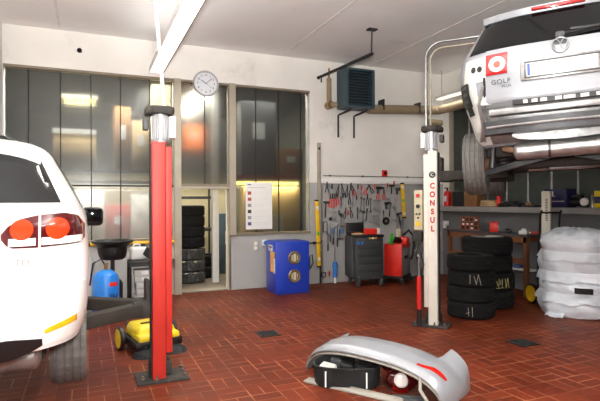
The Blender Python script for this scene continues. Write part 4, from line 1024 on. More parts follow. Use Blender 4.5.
# spirit levels and straightedge
def level(px0, py0, px1, py1, yy, label, w=0.055):
    a, b = on_y(px0, py0, yy), on_y(px1, py1, yy); d = b-a
    t = thing('spirit_level', label, 'spirit level', tuple(b), 0, 'yellow spirit levels', rot=(0, math.atan2(-d.x, -d.z), 0))
    L = d.length
    MB().box((0, 0, L/2), (w, 0.03, L), bev=0.004).build('level_body', 'yellow_paint', t)
    for k in (0.12, 0.5, 0.88):
        MB().box((0, -0.017, L*k), (w*0.6, 0.006, 0.07), bev=0.002).build('vial', 'green_cloth' if k == 0.5 else 'paper', t)
    MB().box((0, 0, 0.01), (w+0.006, 0.034, 0.03)).box((0, 0, L-0.01), (w+0.006, 0.034, 0.03)).build('end_cap', 'black_plastic', t)
level(316.6, 200, 319.2, 267, WY-0.09, 'long yellow spirit level hanging beside the window by the silver straightedge', 0.075)
level(402, 183, 404.3, 218, WY-0.12, 'short yellow spirit level at the far end of the tool wall', 0.075)
a = on_y(320, 142, WY-0.03)
t = thing('straightedge', 'tall aluminium straightedge standing upright against the wall beside the tool board', 'straightedge', (a.x-0.03, WY-0.045, 0))
MB().box((0, 0, 1.70), (0.075, 0.03, 2.15), bev=0.004).build('bar', 'frame_cream', t)
MB().box((0.02, 0, 0.33), (0.03, 0.025, 0.66)).build('foot_rod', 'steel_dark', t)
m = MB().box((0, -0.018, 2.66), (0.04, 0.006, 0.05)).build('hanging_hole', 'seal_black', t)
t = thing('wall_hook_bar', 'dark bent steel hook bar holding the long spirit level on the wall', 'hook', tuple(on_y(316, 243, WY-0.10)))
MB().tube([(-0.32, 0.02, 0), (0.10, 0.0, 0), (0.12, -0.03, 0.05)], 0.012, 8).build('hook_bar', 'seal_black', t)
MB().box((0.0, 0.07, 0), (0.05, 0.05, 0.05)).build('hook_base', 'seal_black', t)

# ---- dark tool trolley
def castor(parent, x, y, r=0.05, w=0.03, m_='black_plastic'):
    o = MB().lathe([(0.001, -w/2), (r*0.9, -w/2), (r, -w*0.3), (r, w*0.3), (r*0.9, w/2), (0.001, w/2)], axis='X', seg=24).build('castor', m_, parent, loc=(x, y, r))
    MB().box((0, 0, r*0.9), (w*1.5, 0.05, 0.03)).build('castor_fork', 'steel', o)
t = thing('tool_trolley', 'dark grey tool trolley on wheels standing before the tool wall', 'trolley', (4.93, 8.42, 0), R(-6))
MB().box((0.02, 0, 0.53), (0.58, 0.42, 0.80), bev=0.015).build('cabinet', 'slate_paint', t)
MB().box((0.02, 0, 0.955), (0.61, 0.46, 0.05), bev=0.015).build('top_tray', 'black_plastic', t)
for k in range(5):
    z = 0.20+0.145*k
    dr = MB().box((0.03, -0.215, z), (0.50, 0.018, 0.128), bev=0.006).build('drawer', 'slate_paint', t)
    MB().box((0.03, -0.226, z+0.048), (0.44, 0.012, 0.012), bev=0.004).build('handle', 'slate_paint', dr)
MB().box((-0.292, 0.04, 0.56), (0.045, 0.34, 0.78), bev=0.01).build('side_panel', 'grey_plastic', t)
MB().rod((-0.22, -0.226, 0.83), (-0.22, -0.232, 0.83), 0.030, seg=20).rod((-0.14, -0.226, 0.83), (-0.14, -0.232, 0.83), 0.028, seg=20).build('round_sticker', 'blue_tool', t)
for k, mm in enumerate(('yellow_paint', 'paper', 'orange_plastic')): MB().box((0.02+0.06*k, -0.233, 0.915), (0.045, 0.006, 0.03)).build('drawer_label', mm, t)
for x, y, r in ((-0.22, -0.20, 0.10), (0.26, -0.20, 0.075), (-0.22, 0.16, 0.06), (0.26, 0.16, 0.06)): castor(t, x, y, r, 0.04, 'grey_plastic')
TT = 0.982
def on_trolley(name, label, cat, x, y, z=TT):
    p = Matrix.Rotation(R(-6), 3, 'Z') @ Vector((x, y, 0)) + Vector((4.93, 8.42, 0))
    return thing(name, label, cat, (p.x, p.y, z), R(-6))
q = on_trolley('tool_case', 'black plastic tool case standing open on the tool trolley', 'case', -0.12, 0.10)
MB().box((0, 0.06, 0.11), (0.38, 0.04, 0.22), bev=0.015, rot=(R(-8), 0, 0)).build('lid', 'black_plastic', q)
MB().box((0, -0.02, 0.025), (0.38, 0.16, 0.045), bev=0.01).build('case_base', 'black_plastic', q)
q = on_trolley('spray_box', 'red and white carton lying on the tool trolley', 'carton', 0.10, -0.10)
MB().box((0, 0, 0.057), (0.26, 0.10, 0.11), bev=0.006).build('carton', 'red_bright', q)
MB().box((0.14, -0.0, 0.06), (0.07, 0.104, 0.11), bev=0.006).build('carton_end', 'paper', q)
q = on_trolley('paper_packet', 'pale paper packet lying beside the red carton on the trolley', 'packet', -0.18, -0.12)
MB().box((0, 0, 0.015), (0.22, 0.12, 0.03), bev=0.008, rot=(0, 0, R(12))).build('packet', 'beige_card', q)
MB().box((0, 0, 0.034), (0.10, 0.07, 0.008), rot=(0, 0, R(12))).build('packet_label', 'orange_plastic', q)

# ---- red welding machine
t = thing('welding_machine', 'red and grey wheeled welding machine with a black hose beside the dark trolley', 'welder', (5.66, 8.42, 0), R(38))
MB().box((-0.17, 0, 0.45), (0.04, 0.36, 0.62), bev=0.008).build('front_panel', 'red_bright', t)
MB().box((0.13, 0, 0.42), (0.56, 0.34, 0.56), bev=0.015).build('housing', 'sill_grey', t)
MB().box((0.12, -0.172, 0.50), (0.22, 0.01, 0.06), bev=0.003).build('grille', 'seal_black', t)
MB().box((0.12, 0, 0.73), (0.60, 0.37, 0.10), bev=0.03).box((0.30, 0, 0.82), (0.20, 0.34, 0.14), bev=0.04).build('top_cover', 'red_bright', t)
MB().box((0.08, 0, 0.13), (0.60, 0.40, 0.04)).build('chassis', 'steel_dark', t)
for x, y in ((-0.16, -0.17), (-0.16, 0.17), (0.34, -0.18), (0.34, 0.18)): castor(t, x, y, 0.055, 0.035)
MB().tube([(-0.20, 0.05, 0.80), (-0.05, 0.0, 0.86), (0.12, -0.02, 0.84), (0.25, 0.0, 0.80)], [0.03, 0.055, 0.06, 0.05], 12).build('hose_bundle', 'black_plastic', t)
MB().tube([(0.30, -0.06, 0.92), (0.42, -0.14, 1.02), (0.50, -0.20, 0.92), (0.52, -0.22, 0.70), (0.46, -0.20, 0.50), (0.36, -0.20, 0.44)], 0.022, 10).build('torch_hose', 'black_plastic', t)
MB().box((0.26, 0.02, 0.97), (0.12, 0.10, 0.17), bev=0.02).build('gauge', 'tan_plastic', t)
p = on_y(382, 238, 8.25)
q = thing('work_glove', 'bright green glove hung over the corner of the red welding machine', 'glove', (5.40, 8.19, 0.80), R(20))
MB().box((0, 0, 0.05), (0.09, 0.035, 0.14), bev=0.015).build('palm', 'green_cloth', q)
for k in range(4): MB().tube([(-0.033+0.022*k, 0, 0.11), (-0.036+0.024*k, -0.01, 0.17+0.012*(k % 3)), (-0.036+0.024*k, -0.02, 0.19)], 0.011, 8).build('finger', 'green_cloth', q)
MB().tube([(0.04, 0, 0.05), (0.07, -0.01, 0.10), (0.075, -0.01, 0.13)], 0.012, 8).build('thumb', 'green_cloth', q)

# ---- tyres --------------------------------------------------------
def chalk(parent, strokes, ro, base, m_='chalk'):
    for st in strokes:
        pts = [((ro+0.002)*math.cos(base+a), (ro+0.002)*math.sin(base+a), z) for a, z in st]
        MB().tube(pts, 0.0038, 5).build('chalk_mark', m_, parent)
def flat_tyre(loc, ro, wd, label, group, rz=0, rim=False, m_='rubber'):
    t = thing('stacked_car_tyre', label, 'tyre', loc, rz, group)
    tyre_mb(ro, ro*0.62, wd, 'Z').build('tread', m_, t)
    MB().lathe([(ro*0.63, wd*0.40), (ro*0.60, wd*0.46), (ro*0.62, wd*0.5), (ro*0.66, wd*0.46)], seg=48, closed=True).build('bead', 'black_rough', t)
    if rim:
        MB().lathe([(ro*0.66, wd*0.50), (ro*0.62, wd*0.52), (ro*0.58, wd*0.40), (ro*0.50, wd*0.2), (ro*0.15, wd*0.25), (0.001, wd*0.25), (0.001, wd*0.15), (ro*0.5, wd*0.1), (ro*0.6, wd*0.2)], seg=48).build('rim', 'steel', t)
    return t
sx_, sy_ = 4.99, 5.56
base = math.atan2(-sy_, -sx_)
PLACE = ['bottom', 'second from the bottom', 'third from the bottom', 'topmost']
for k in range(4):
    q = flat_tyre((sx_+0.012*((k*7) % 3-1), sy_+0.012*((k*5) % 3-1), 0.109+0.2165*k), 0.322, 0.214, f'black tyre, {PLACE[k]} of the low stack nearer the white lift post', 'tyres of the low stack')
    if k == 2: chalk(q, [[(-0.05, .07), (-0.05, -.05)], [(0.10, .06), (0.20, -.06)], [(0.20, -.06), (0.28, .08)], [(0.28, .08), (0.40, -.07)]], 0.322, base, 'chalk_white')
    if k == 0: chalk(q, [[(-0.1, .06), (-0.08, -.05)], [(0.06, .07), (0.07, -.06)], [(-0.18, -.02), (-0.05, .0)]], 0.322, base, 'chalk_white')
bx_, by_ = 5.715, 6.0
base = math.atan2(-by_, -bx_)
for k in range(4):
    q = flat_tyre((bx_+0.015*((k*5) % 3-1), by_+0.012*((k*7) % 3-1), 0.134+0.2665*k), 0.385 if k < 2 else 0.372, 0.264, f'large black tyre, {PLACE[k]} of the tall stack behind the low tyre stack', 'tyres of the tall stack', rim=(k == 3))
    if k == 1:
        chalk(q, [[(0.05, .03), (0.09, -.04), (0.16, -.02)], [(0.15, .06), (0.13, -.06)], [(0.22, .04), (0.20, -.02), (0.28, -.01)], [(0.28, .06), (0.27, -.06)],
                  [(0.40, .06), (0.44, -.08)], [(0.44, -.08), (0.52, .07)], [(0.54, .06), (0.58, -.08)], [(0.04, -.08), (0.34, -.07)]], 0.385, base+0.26)

# ---- wheels wrapped in white plastic bags
def bag_material():
    m = mat('bag_plastic', (234, 242, 252), 0.3, var=0.03, scale=4, bump=0.5, bscale=14, coat=0.3)
    return m
bag_material()
wx_, wy_ = 6.47, 5.06
def bagged(k, z0, h, r, label):
    t = thing('wrapped_wheel', label, 'bagged wheel', (wx_, wy_, z0), R(40*k), 'wheels in white bags')
    top = (k == 3)
    def fn(u, v):
        a = 2*PI*u
        # profile: tucked under, bulging side, gathered top
        if v < 0.12 and k == 0: rr, zz = r*(0.95+0.05*math.sin(v/0.12*PI/2)), h*0.10*(v/0.12)**2
        elif v < 0.12: rr, zz = r*(1.135-0.10*v/0.12), -0.085+(h*0.10+0.085)*(v/0.12)+0.05*(1-v/0.12)*noise.noise(Vector((math.cos(a)*3, math.sin(a)*3, k*4.0)))
        elif v < 0.68: q = (v-0.12)/0.56; rr, zz = r*(1+0.05*math.sin(q*PI)), h*(0.10+0.74*q)
        else:
            q = (v-0.68)/0.32; rr = r*(1-q**(1.7 if top else 6.0)*0.999); zz = h*(0.84+(0.42 if top else 0.06)*math.sin(q*PI/2))
        aw = a+R(40*k)
        n1 = noise.noise(Vector((math.cos(aw)*1.6, math.sin(aw)*1.6, (zz+z0)*2.6)))
        n2 = noise.noise(Vector((math.cos(a)*5+3, math.sin(a)*5, zz*14+k*3.1)))
        fold = 0.014*math.sin(aw*6+(zz+z0)*11)+0.010*noise.noise(Vector((a*6, zz*3+k, k*2.0)))
        f = 1+0.14*n1+0.022*n2+fold
        edge = min(1, v/0.12) if k == 0 else 1.0
        rr *= 1+(f-1)*edge
        zz += (0.03*n2+0.02*n1)*edge*(1 if v < 0.97 else 0.3)*(1 if zz > 0.05 else 0)*(1 if top else 0.4)
        return Vector((rr*math.cos(a), rr*math.sin(a), max(0.0, zz) if k == 0 else zz))
    b = MB().grid(fn, 96, 34)
    bmesh.ops.remove_doubles(b.bm, verts=b.bm.verts[:], dist=1e-4)
    b.build('bag', 'bag_plastic', t, sharp=60)
    tyre_mb(r*0.86, r*0.5, h*0.72, 'Z', seg=48, tread=False).build('tyre', 'rubber', t, loc=(0, 0, h*0.46))
    if k == 0:
        MB().grid(lambda u, v: Vector((r*(0.98+0.22*v)*math.cos(3.0+0.5*u), r*(0.98+0.22*v)*math.sin(3.0+0.5*u), h*(0.30-0.28*v)+0.012*math.sin(u*9))), 10, 6,
                  thick=lambda u, v: Vector((r*(0.98+0.21*v)*math.cos(3.0+0.5*u), r*(0.98+0.21*v)*math.sin(3.0+0.5*u), h*(0.30-0.28*v)+0.012*math.sin(u*9)-0.006))).build('bag_corner', 'bag_plastic', t)
    return t
hh = 0.29
bl = ['wheel wrapped in a white plastic bag at the bottom of the bag stack', 'wheel in a white plastic bag with a black patch, second in the bag stack', 'wheel wrapped in a white plastic bag, third up in the bag stack', 'wheel wrapped in a white plastic bag with peaked top, topmost of the stack']
for k in range(4):
    q = bagged(k, hh*k, hh-0.012, 0.455-0.004*k-(0.012 if k == 3 else 0), bl[k])
c = at_depth(584, 291, 6.62)
t = thing('black_glove', 'black cloth scrap stuck on the side of the white bag stack', 'cloth', tuple(c), -YAW)
MB().grid(lambda u, v: Vector((-0.12+0.24*u, -0.012*math.sin(u*5)-0.02*u, -0.035+0.075*v-0.02*u)), 10, 4, thick=lambda u, v: Vector((-0.12+0.24*u, 0.012-0.012*math.sin(u*5), -0.035+0.075*v-0.02*u))).build('cloth_scrap', 'black_rough', t)

# ---- sack truck with yellow wheels behind the bags
c = on_z(540, 306)
t = thing('sack_truck', 'black sack truck with yellow wheels standing behind the white bagged wheels', 'sack truck', (6.67, 5.70, 0), R(-12.5))
for s in (-1, 1):
    MB().tube([(s*0.17, 0.02, 0.10), (s*0.17, 0.0, 0.75), (s*0.17, -0.05, 1.40), (s*0.17, -0.09, 1.46)], 0.016, 8).build('side_rail', 'black_plastic', t)
    w = tyre_mb(0.155, 0.10, 0.05, 'X', seg=40, tread=False).build('wheel', 'black_plastic', t, loc=(s*0.25, 0.05, 0.156))
    MB().lathe([(0.001, 0.024), (0.04, 0.024), (0.07, 0.018), (0.125, 0.028), (0.125, -0.028), (0.07, -0.018), (0.001, -0.024)], axis='X', seg=32).build('wheel_disc', 'yellow_paint', w)
for z, y in ((0.35, 0.01), (0.75, 0.0), (1.43, -0.06)): MB().rod((-0.17, y, z), (0.17, y, z), 0.013).build('cross_bar', 'black_plastic', t)
MB().rod((-0.25, 0.05, 0.156), (0.25, 0.05, 0.156), 0.012).build('axle', 'steel_dark', t)
MB().box((0, 0.14, 0.012), (0.36, 0.22, 0.014)).build('toe_plate', 'black_plastic', t)

# ---- workbench along the side wall
BX0, BX1, BY0, BY1, BZ = 6.66, 7.08, 6.10, 8.10, 1.05
t = thing('workbench', 'brown wooden workbench along the dark wall behind the tyre stacks', 'workbench', ((BX0+BX1)/2, (BY0+BY1)/2, 0))
MB().box((0, 0, BZ-0.02), (BX1-BX0, BY1-BY0, 0.04), bev=0.004).build('worktop', 'grey_plastic', t)
for x in (-0.19, 0.19): MB().box((x, 0, BZ-0.09), (0.03, BY1-BY0-0.04, 0.10)).build('apron', 'wood', t)
for x in (-0.17, 0.17):
    for y in (-0.95, 0.95): MB().box((x, y, (BZ-0.04)/2), (0.07, 0.07, BZ-0.04)).build('leg', 'wood', t)
MB().box((-0.17, 0, 0.60), (0.04, BY1-BY0-0.2, 0.09)).build('rail', 'wood', t)
MB().box((0.0, 0, 0.42), (0.36, BY1-BY0-0.2, 0.03)).build('shelf', 'grey_plastic', t)
def benchtop(px, py):      # where the sight line meets the middle of the bench top
    p = on_x(px, py, BX0+0.16); return p.y
def bthing(name, label, cat, px, dx=0.0, rz=0.0, z=BZ):
    p = on_x(px, 230, BX0+0.16+dx)
    return thing(name, label, cat, (BX0+0.16+dx, p.y, z), rz)
q = bthing('storage_tin', 'red tin with a white label standing on the wooden workbench', 'tin', 494.5, rz=R(40))
MB().box((0, 0, 0.085), (0.20, 0.15, 0.17), bev=0.012).build('tin', 'red_bright', q); MB().box((-0.04, -0.078, 0.08), (0.10, 0.006, 0.09)).build('label', 'paper', q); MB().box((0, 0, 0.175), (0.21, 0.16, 0.02), bev=0.006).build('lid', 'red_paint', q)
q = bthing('parts_rack', 'orange small-parts rack with white pieces behind the front tyres', 'rack', 470, rz=R(-52))
f = MB()
for i in range(5): f.box((-0.16+0.08*i, 0, 0.13), (0.012, 0.12, 0.26))
for j in range(4): f.box((0, 0, 0.01+0.08*j), (0.34, 0.12, 0.012))
f.build('rack_frame', 'rack_orange', q); MB().box((0, 0.055, 0.135), (0.33, 0.01, 0.26)).build('back_panel', 'black_plastic', q)
for i, j in ((0, 1), (1, 1), (2, 1), (0, 2), (3, 2), (2, 0)): MB().box((-0.12+0.08*i, -0.03, 0.04+0.08*j), (0.04, 0.03, 0.035), bev=0.005).build('small_part', 'paper', q)
q = bthing('white_box', 'low white plastic box among the clutter on the workbench', 'box', 524, rz=R(30))
MB().box((0, 0, 0.03), (0.20, 0.13, 0.06), bev=0.008).build('box_body', 'paper', q); MB().box((0.0, 0, 0.075), (0.09, 0.07, 0.03), bev=0.008).build('box_lid', 'white_paint', q)
q = bthing('electric_drill', 'grey electric drill lying on the workbench beside the red tin', 'drill', 507, rz=R(20))
MB().rod((-0.10, 0, 0.04), (0.06, 0, 0.04), 0.036, seg=16).build('drill_body', 'grey_plastic', q); MB().rod((0.06, 0, 0.04), (0.14, 0, 0.04), 0.018).build('chuck', 'steel', q); MB().box((-0.08, -0.06, 0.03), (0.04, 0.12, 0.04), bev=0.012).build('grip', 'black_plastic', q)
q = bthing('paint_bottle', 'small red bottle lying on the workbench before the white tower', 'bottle', 535, rz=R(100))
MB().rod((-0.08, 0, 0.03), (0.06, 0, 0.03), 0.03, seg=16).build('bottle_body', 'print_red', q); MB().rod((0.06, 0, 0.03), (0.10, 0, 0.03), 0.013).build('cap', 'paper', q)
q = bthing('tower_charger', 'tall slim cream tower with dark vents standing at the workbench end', 'charger', 546.5, rz=R(-58))
MB().box((0, 0, 0.36), (0.135, 0.11, 0.72), bev=0.02).build('tower_body', 'cream_case', q)
m = MB()
for k in range(14): m.box((0.01, -0.057, 0.25+0.026*k), (0.035, 0.006, 0.012))
m.build('vent', 'grey_plastic', q)
MB().box((0, -0.02, 0.012), (0.17, 0.15, 0.024), bev=0.01).build('tower_base', 'tan_plastic', q)
# under the bench
p = on_x(522, 268, BX0+0.12)
q = thing('lower_tray', 'flat white tray on the lower shelf of the workbench', 'tray', (BX0+0.16, p.y, 0.436), R(10))
MB().box((0, 0, 0.015), (0.20, 0.46, 0.03), bev=0.006).build('tray_base', 'paper', q); MB().box((0, 0.1, 0.055), (0.12, 0.12, 0.05), bev=0.012).build('tray_block', 'print_blue', q)

# ---- things on the ledge
LX = WX-0.13
def led(name, label, cat, px, dx=0.0, rz=0.0):
    p = on_x(px, 205, LX+dx); return thing(name, label, cat, (LX+dx, p.y, LED+0.003), rz)
q = led('fire_extinguisher', 'red fire extinguisher standing on the ledge in the room corner', 'fire extinguisher', 447.5)
MB().lathe([(0.001, 0), (0.075, 0), (0.078, 0.02), (0.078, 0.26), (0.06, 0.31), (0.025, 0.335), (0.001, 0.335)], seg=24).build('cylinder_body', 'red_paint', q); MB().rod((0, 0, 0.33), (0, 0, 0.38), 0.02).box((-0.03, 0, 0.39), (0.10, 0.025, 0.02)).build('valve', 'black_plastic', q); MB().box((-0.076, -0.02, 0.16), (0.012, 0.06, 0.12)).build('label', 'paper', q)
q = led('black_crate', 'black box standing beside the brown carton on the ledge', 'box', 462.5)
MB().box((0, 0, 0.15), (0.24, 0.32, 0.30), bev=0.01).build('box_body', 'seal_black', q); MB().box((0, 0.19, 0.16), (0.24, 0.02, 0.30)).build('side_board', 'wood', q)
q = led('cardboard_box', 'brown cardboard box on the ledge below the hanging tyre', 'box', 474.5)
MB().box((0, 0, 0.16), (0.24, 0.34, 0.32), bev=0.006).build('carton', 'brown_card', q); MB().box((0, 0, 0.322), (0.245, 0.05, 0.005)).build('tape', 'beige_card', q)
q = led('cable_coil', 'beige coil of cable lying on the ledge beside the brown carton', 'cable', 488.5)
m = MB()
for k in range(5): m.tube([(0.085*math.cos(2*PI*i/18)*(1+0.06*k), 0.20*math.sin(2*PI*i/18)*(1-0.05*k), 0.02+0.022*k) for i in range(19)], 0.014, 6, cap=False)
m.build('coil', 'beige_card', q); MB().box((0.0, -0.12, 0.08), (0.09, 0.07, 0.06), bev=0.02).build('plug', 'black_plastic', q)
q = led('spray_can', 'red spray can standing on the ledge to the side of the cable coil', 'spray can', 499)
MB().lathe([(0.001, 0), (0.042, 0), (0.044, 0.01), (0.044, 0.22), (0.03, 0.245), (0.001, 0.245)], seg=20).build('can', 'red_bright', q); MB().lathe([(0.030, 0.24), (0.034, 0.245), (0.034, 0.32), (0.001, 0.325)], seg=20).build('cap', 'red_paint', q)
q = led('crumpled_sheet', 'dark crumpled rubber mat lying on the ledge past the red spray can', 'mat', 513)
MB().grid(lambda u, v: Vector((-0.13+0.26*v, -0.24+0.48*u, 0.02+0.07*abs(noise.noise(Vector((u*4, v*3, 1.7))))+0.05*math.sin(u*PI))), 22, 10, thick=lambda u, v: Vector((-0.13+0.26*v, -0.24+0.48*u, 0.0+0.05*math.sin(u*PI)*0.6))).build('mat', 'black_rough', q)
MB().box((-0.10, -0.06, 0.06), (0.03, 0.05, 0.03), bev=0.008).build('clip', 'red_paint', q)
q = led('metal_tray', 'dull metal tray with small bits on the ledge beside the tower', 'tray', 531.5)
MB().box((0, 0, 0.02), (0.20, 0.28, 0.04), bev=0.01).build('tray', 'steel_dark', q); MB().box((0.0, 0.05, 0.06), (0.06, 0.12, 0.05), bev=0.015).build('rag', 'brown_card', q)
q = led('battery_box', 'dark blue carton with white printing standing on the ledge', 'box', 560)
MB().box((0, 0, 0.15), (0.22, 0.42, 0.30), bev=0.006).build('carton', 'navy', q)
text_part('III.', 0.13, 'paper', q, 'lettering', (-0.113, 0.06, 0.215), (PI/2, 0, -PI/2)); MB().box((-0.112, 0, 0.10), (0.004, 0.34, 0.02)).build('printed_bar', 'print_grey', q)
q = led('angle_grinder', 'black power tool with a pale round disc lying on the ledge', 'grinder', 580.2)
MB().rod((0, -0.16, 0.08), (0, 0.14, 0.08), 0.06, seg=18).build('grinder_body', 'black_plastic', q); MB().rod((-0.07, -0.14, 0.09), (-0.11, -0.14, 0.09), 0.06, seg=24).build('disc', 'paper', q); MB().box((0, 0.05, 0.17), (0.09, 0.20, 0.08), bev=0.03).build('guard', 'black_plastic', q)
q = led('small_flask', 'small grey flask standing on the ledge beside the yellow canister', 'bottle', 592.6)
MB().lathe([(0.001, 0), (0.045, 0), (0.045, 0.12), (0.018, 0.17), (0.018, 0.21), (0.001, 0.21)], seg=18).build('flask', 'steel', q); MB().rod((0, 0, 0.2), (0, 0, 0.235), 0.022).build('cap', 'grey_plastic', q)
q = led('yellow_canister', 'yellow plastic canister standing on the ledge past the black grinder', 'canister', 602)
MB().box((0, 0, 0.13), (0.14, 0.17, 0.26), bev=0.02).build('canister', 'yellow_plastic', q); MB().rod((0, -0.05, 0.26), (0, -0.05, 0.31), 0.03).build('cap', 'paper', q); MB().box((-0.072, 0, 0.12), (0.004, 0.14, 0.10)).build('label', 'navy', q)

# ---- bumper lying on the floor like an arch
Lp, Rp = on_z(302, 370), on_z(443, 411)
mid = (Lp+Rp)/2; half = (Rp-Lp).length/2
ang = math.atan2((Rp-Lp).y, (Rp-Lp).x)
t = thing('car_bumper', 'silver rear bumper lying arched on the tiled floor over the black tray', 'bumper', (mid.x, mid.y, 0), ang)
BH = 0.335
def bump(u, v, off=0.0):
    ph = PI*(1-u); c, s = math.cos(ph), max(0.0, math.sin(ph)); n = 2.35
    cx = math.copysign(abs(c)**(2/n), c); sz = s**(2/n)
    nx, nz = cx*0.55*abs(cx)**2, sz            # rough outward direction
    prof = interp([(0, -0.045), (0.10, -0.010), (0.14, 0.0), (0.45, 0.022), (0.75, 0.010), (1.0, -0.03)], v)
    e = abs(cx)
    tabk = max(0.0, min(1.0, (e-0.70)/0.07))
    dep = 0.40 + 0.13*tabk
    y = dep*v + 0.05*e*e - 0.02
    x = half*cx + (prof+off)*nx
    z = BH*sz*(1+0.08*v) + (prof+off)*nz + (0.085 if cx > 0 else 0.045)*tabk*max(0, v-0.70)/0.30*(1 if sz > 0.3 else sz/0.3)
    return Vector((x, y, max(0.002 if off >= 0 else 0.0, z)))
MB().grid(lambda u, v: bump(u, v), 72, 22, thick=lambda u, v: bump(u, v, -0.010)).build('bumper_skin', 'car_silver', t, sharp=50)
MB().grid(lambda u, v: bump(0.06+0.88*u, 0, 0.0)+Vector((0, -0.004+0.06*v, -0.004-0.030*math.sin(PI*min(1, max(0, u)))**0.3*(1-v))), 50, 4, thick=lambda u, v: bump(0.06+0.88*u, 0, -0.006)+Vector((0, 0.004+0.06*v, -0.008-0.030*(1-v)))).build('inner_flange', 'bumper_flange', t)
MB().grid(lambda u, v: bump(0.70+0.16*u, 0.17+0.10*v*math.sin(PI*(0.15+0.7*u))+0.10*u, 0.006), 18, 4, thick=lambda u, v: bump(0.70+0.16*u, 0.17+0.10*v*math.sin(PI*(0.15+0.7*u))+0.10*u, -0.004)).build('reflector', 'reflector_red', t)
MB().grid(lambda u, v: bump(0.15+0.05*u, 0.20+0.05*v, 0.006), 8, 3, thick=lambda u, v: bump(0.15+0.05*u, 0.20+0.05*v, -0.004)).build('sensor_slot', 'black_plastic', t)
MB().tube([(half*0.72, 0.02, BH*0.62), (half*0.74, -0.01, BH*0.35), (half*0.82, 0.0, BH*0.10)], 0.014, 8).build('mounting_bracket', 'bumper_flange', t)
# black storage tray
c = on_z(347, 391)
dirv = Vector((c.x, c.y, 0)).normalized()
tr = c + dirv*0.20
ta = R(-23.07-6)
t = thing('storage_tray', 'black oval plastic tray of small parts lying under the bumper arch', 'tray', (tr.x, tr.y, 0), ta)
def oval(r, z, a=0.295, b=0.185, n=3.0, seg=56):
    out = []
    for i in range(seg):
        q = 2*PI*i/seg; cc, ss = math.cos(q), math.sin(q)
        out.append(Vector((a*r*math.copysign(abs(cc)**(2/n), cc), b*r*math.copysign(abs(ss)**(2/n), ss), z)))
    return out
def loft(m, rings, cap0=True, cap1=True):
    rows = [[m.bm.verts.new(p) for p in rg] for rg in rings]
    for A, B in zip(rows[:-1], rows[1:]):
        N = len(A)
        for i in range(N): m.bm.faces.new((A[i], A[(i+1) % N], B[(i+1) % N], B[i]))
    if cap0: m.bm.faces.new(rows[0][::-1])
    if cap1: m.bm.faces.new(rows[-1])
    return m
loft(MB(), [oval(0.93, 0.0), oval(0.97, 0.02), oval(1.0, 0.165), oval(1.04, 0.175), oval(1.04, 0.185), oval(0.96, 0.185), oval(0.92, 0.06)]).build('tray_shell', 'black_rough', t)
for x in (-0.18, 0.17): MB().box((x, -0.192, 0.09), (0.012, 0.012, 0.13), rot=(R(-3), 0, 0)).build('white_stripe', 'paper', t)
for (x, y, z, dx, dy, dz, mm) in ((-0.17, -0.04, .12, .14, .12, .10, 'primer_white'), (0.0, 0.02, .13, .12, .16, .12, 'black_plastic'), (0.15, -0.02, .12, .16, .14, .10, 'black_rough'), (-0.05, 0.08, .14, .20, .06, .10, 'grey_plastic'), (0.1, 0.09, .16, .08, .05, .08, 'black_plastic')):
    MB().box((x, y, z), (dx, dy, dz), bev=0.02, rot=(R(8), R(6), R(x*120))).build('insert', mm, t)
# the loose tail lamps
def loose_lamp(px, py, r, label, tilt, rz):
    c = on_z(px, py)
    t = thing('tail_lamp', label, 'tail lamp', (c.x, c.y, 0), rz, 'loose tail lamps')
    sh = MB().ball((0, 0, r*0.82), r, (1.15, 0.62, 0.82), 28).build('lens', 'lamp_dark_red', t)
    MB().lathe([(0.001, -0.02), (r*0.40, -0.014), (r*0.52, 0.0), (r*0.52, 0.03), (0.001, 0.03)], axis='Y', seg=30).build('clear_centre', 'lamp_clear', sh, loc=(-0.01, -r*0.52, r*0.95), rot=(R(-12), 0, 0))
    MB().lathe([(r*0.58, 0.01), (r*0.86, 0.05), (r*0.86, 0.09), (r*0.56, 0.05)], axis='Y', seg=30).build('red_ring', 'lamp_red', sh, loc=(-0.01, -r*0.58, r*0.9), rot=(R(-10), 0, 0))
    MB().box((0, r*0.45, r*0.7), (r*1.3, r*0.5, r*1.1), bev=0.03).build('lamp_housing', 'black_plastic', t)
loose_lamp(402, 391, 0.118, 'round red and clear tail lamp on the floor under the bumper bracket', 0, R(-30))
loose_lamp(393, 372, 0.11, 'second tail lamp on the floor half behind the black tray', 0, R(-15))
# strips on the floor
def strip(pa, pb, w, h, name, label, m_):
    a, b = on_z(*pa), on_z(*pb); d = b-a; c = (a+b)/2
    t = thing(name, label, 'strip', (c.x, c.y, 0), math.atan2(d.y, d.x))
    MB().box((0, 0, h/2), (d.length, w, h), bev=min(0.008, h*0.4)).build('strip_body', m_, t)
    MB().box((0, w*0.25, h+0.004), (d.length*0.96, 0.012, 0.010)).build('strip_lip', m_, t)
strip((306, 381), (402, 403), 0.10, 0.022, 'trim_strip', 'pale grey plastic strip lying on the tiles before the black tray', 'bumper_flange')
strip((392, 398), (425, 400), 0.10, 0.012, 'felt_pad', 'flat dark grey pad lying on the tiles beside the tail lamps', 'grey_plastic')

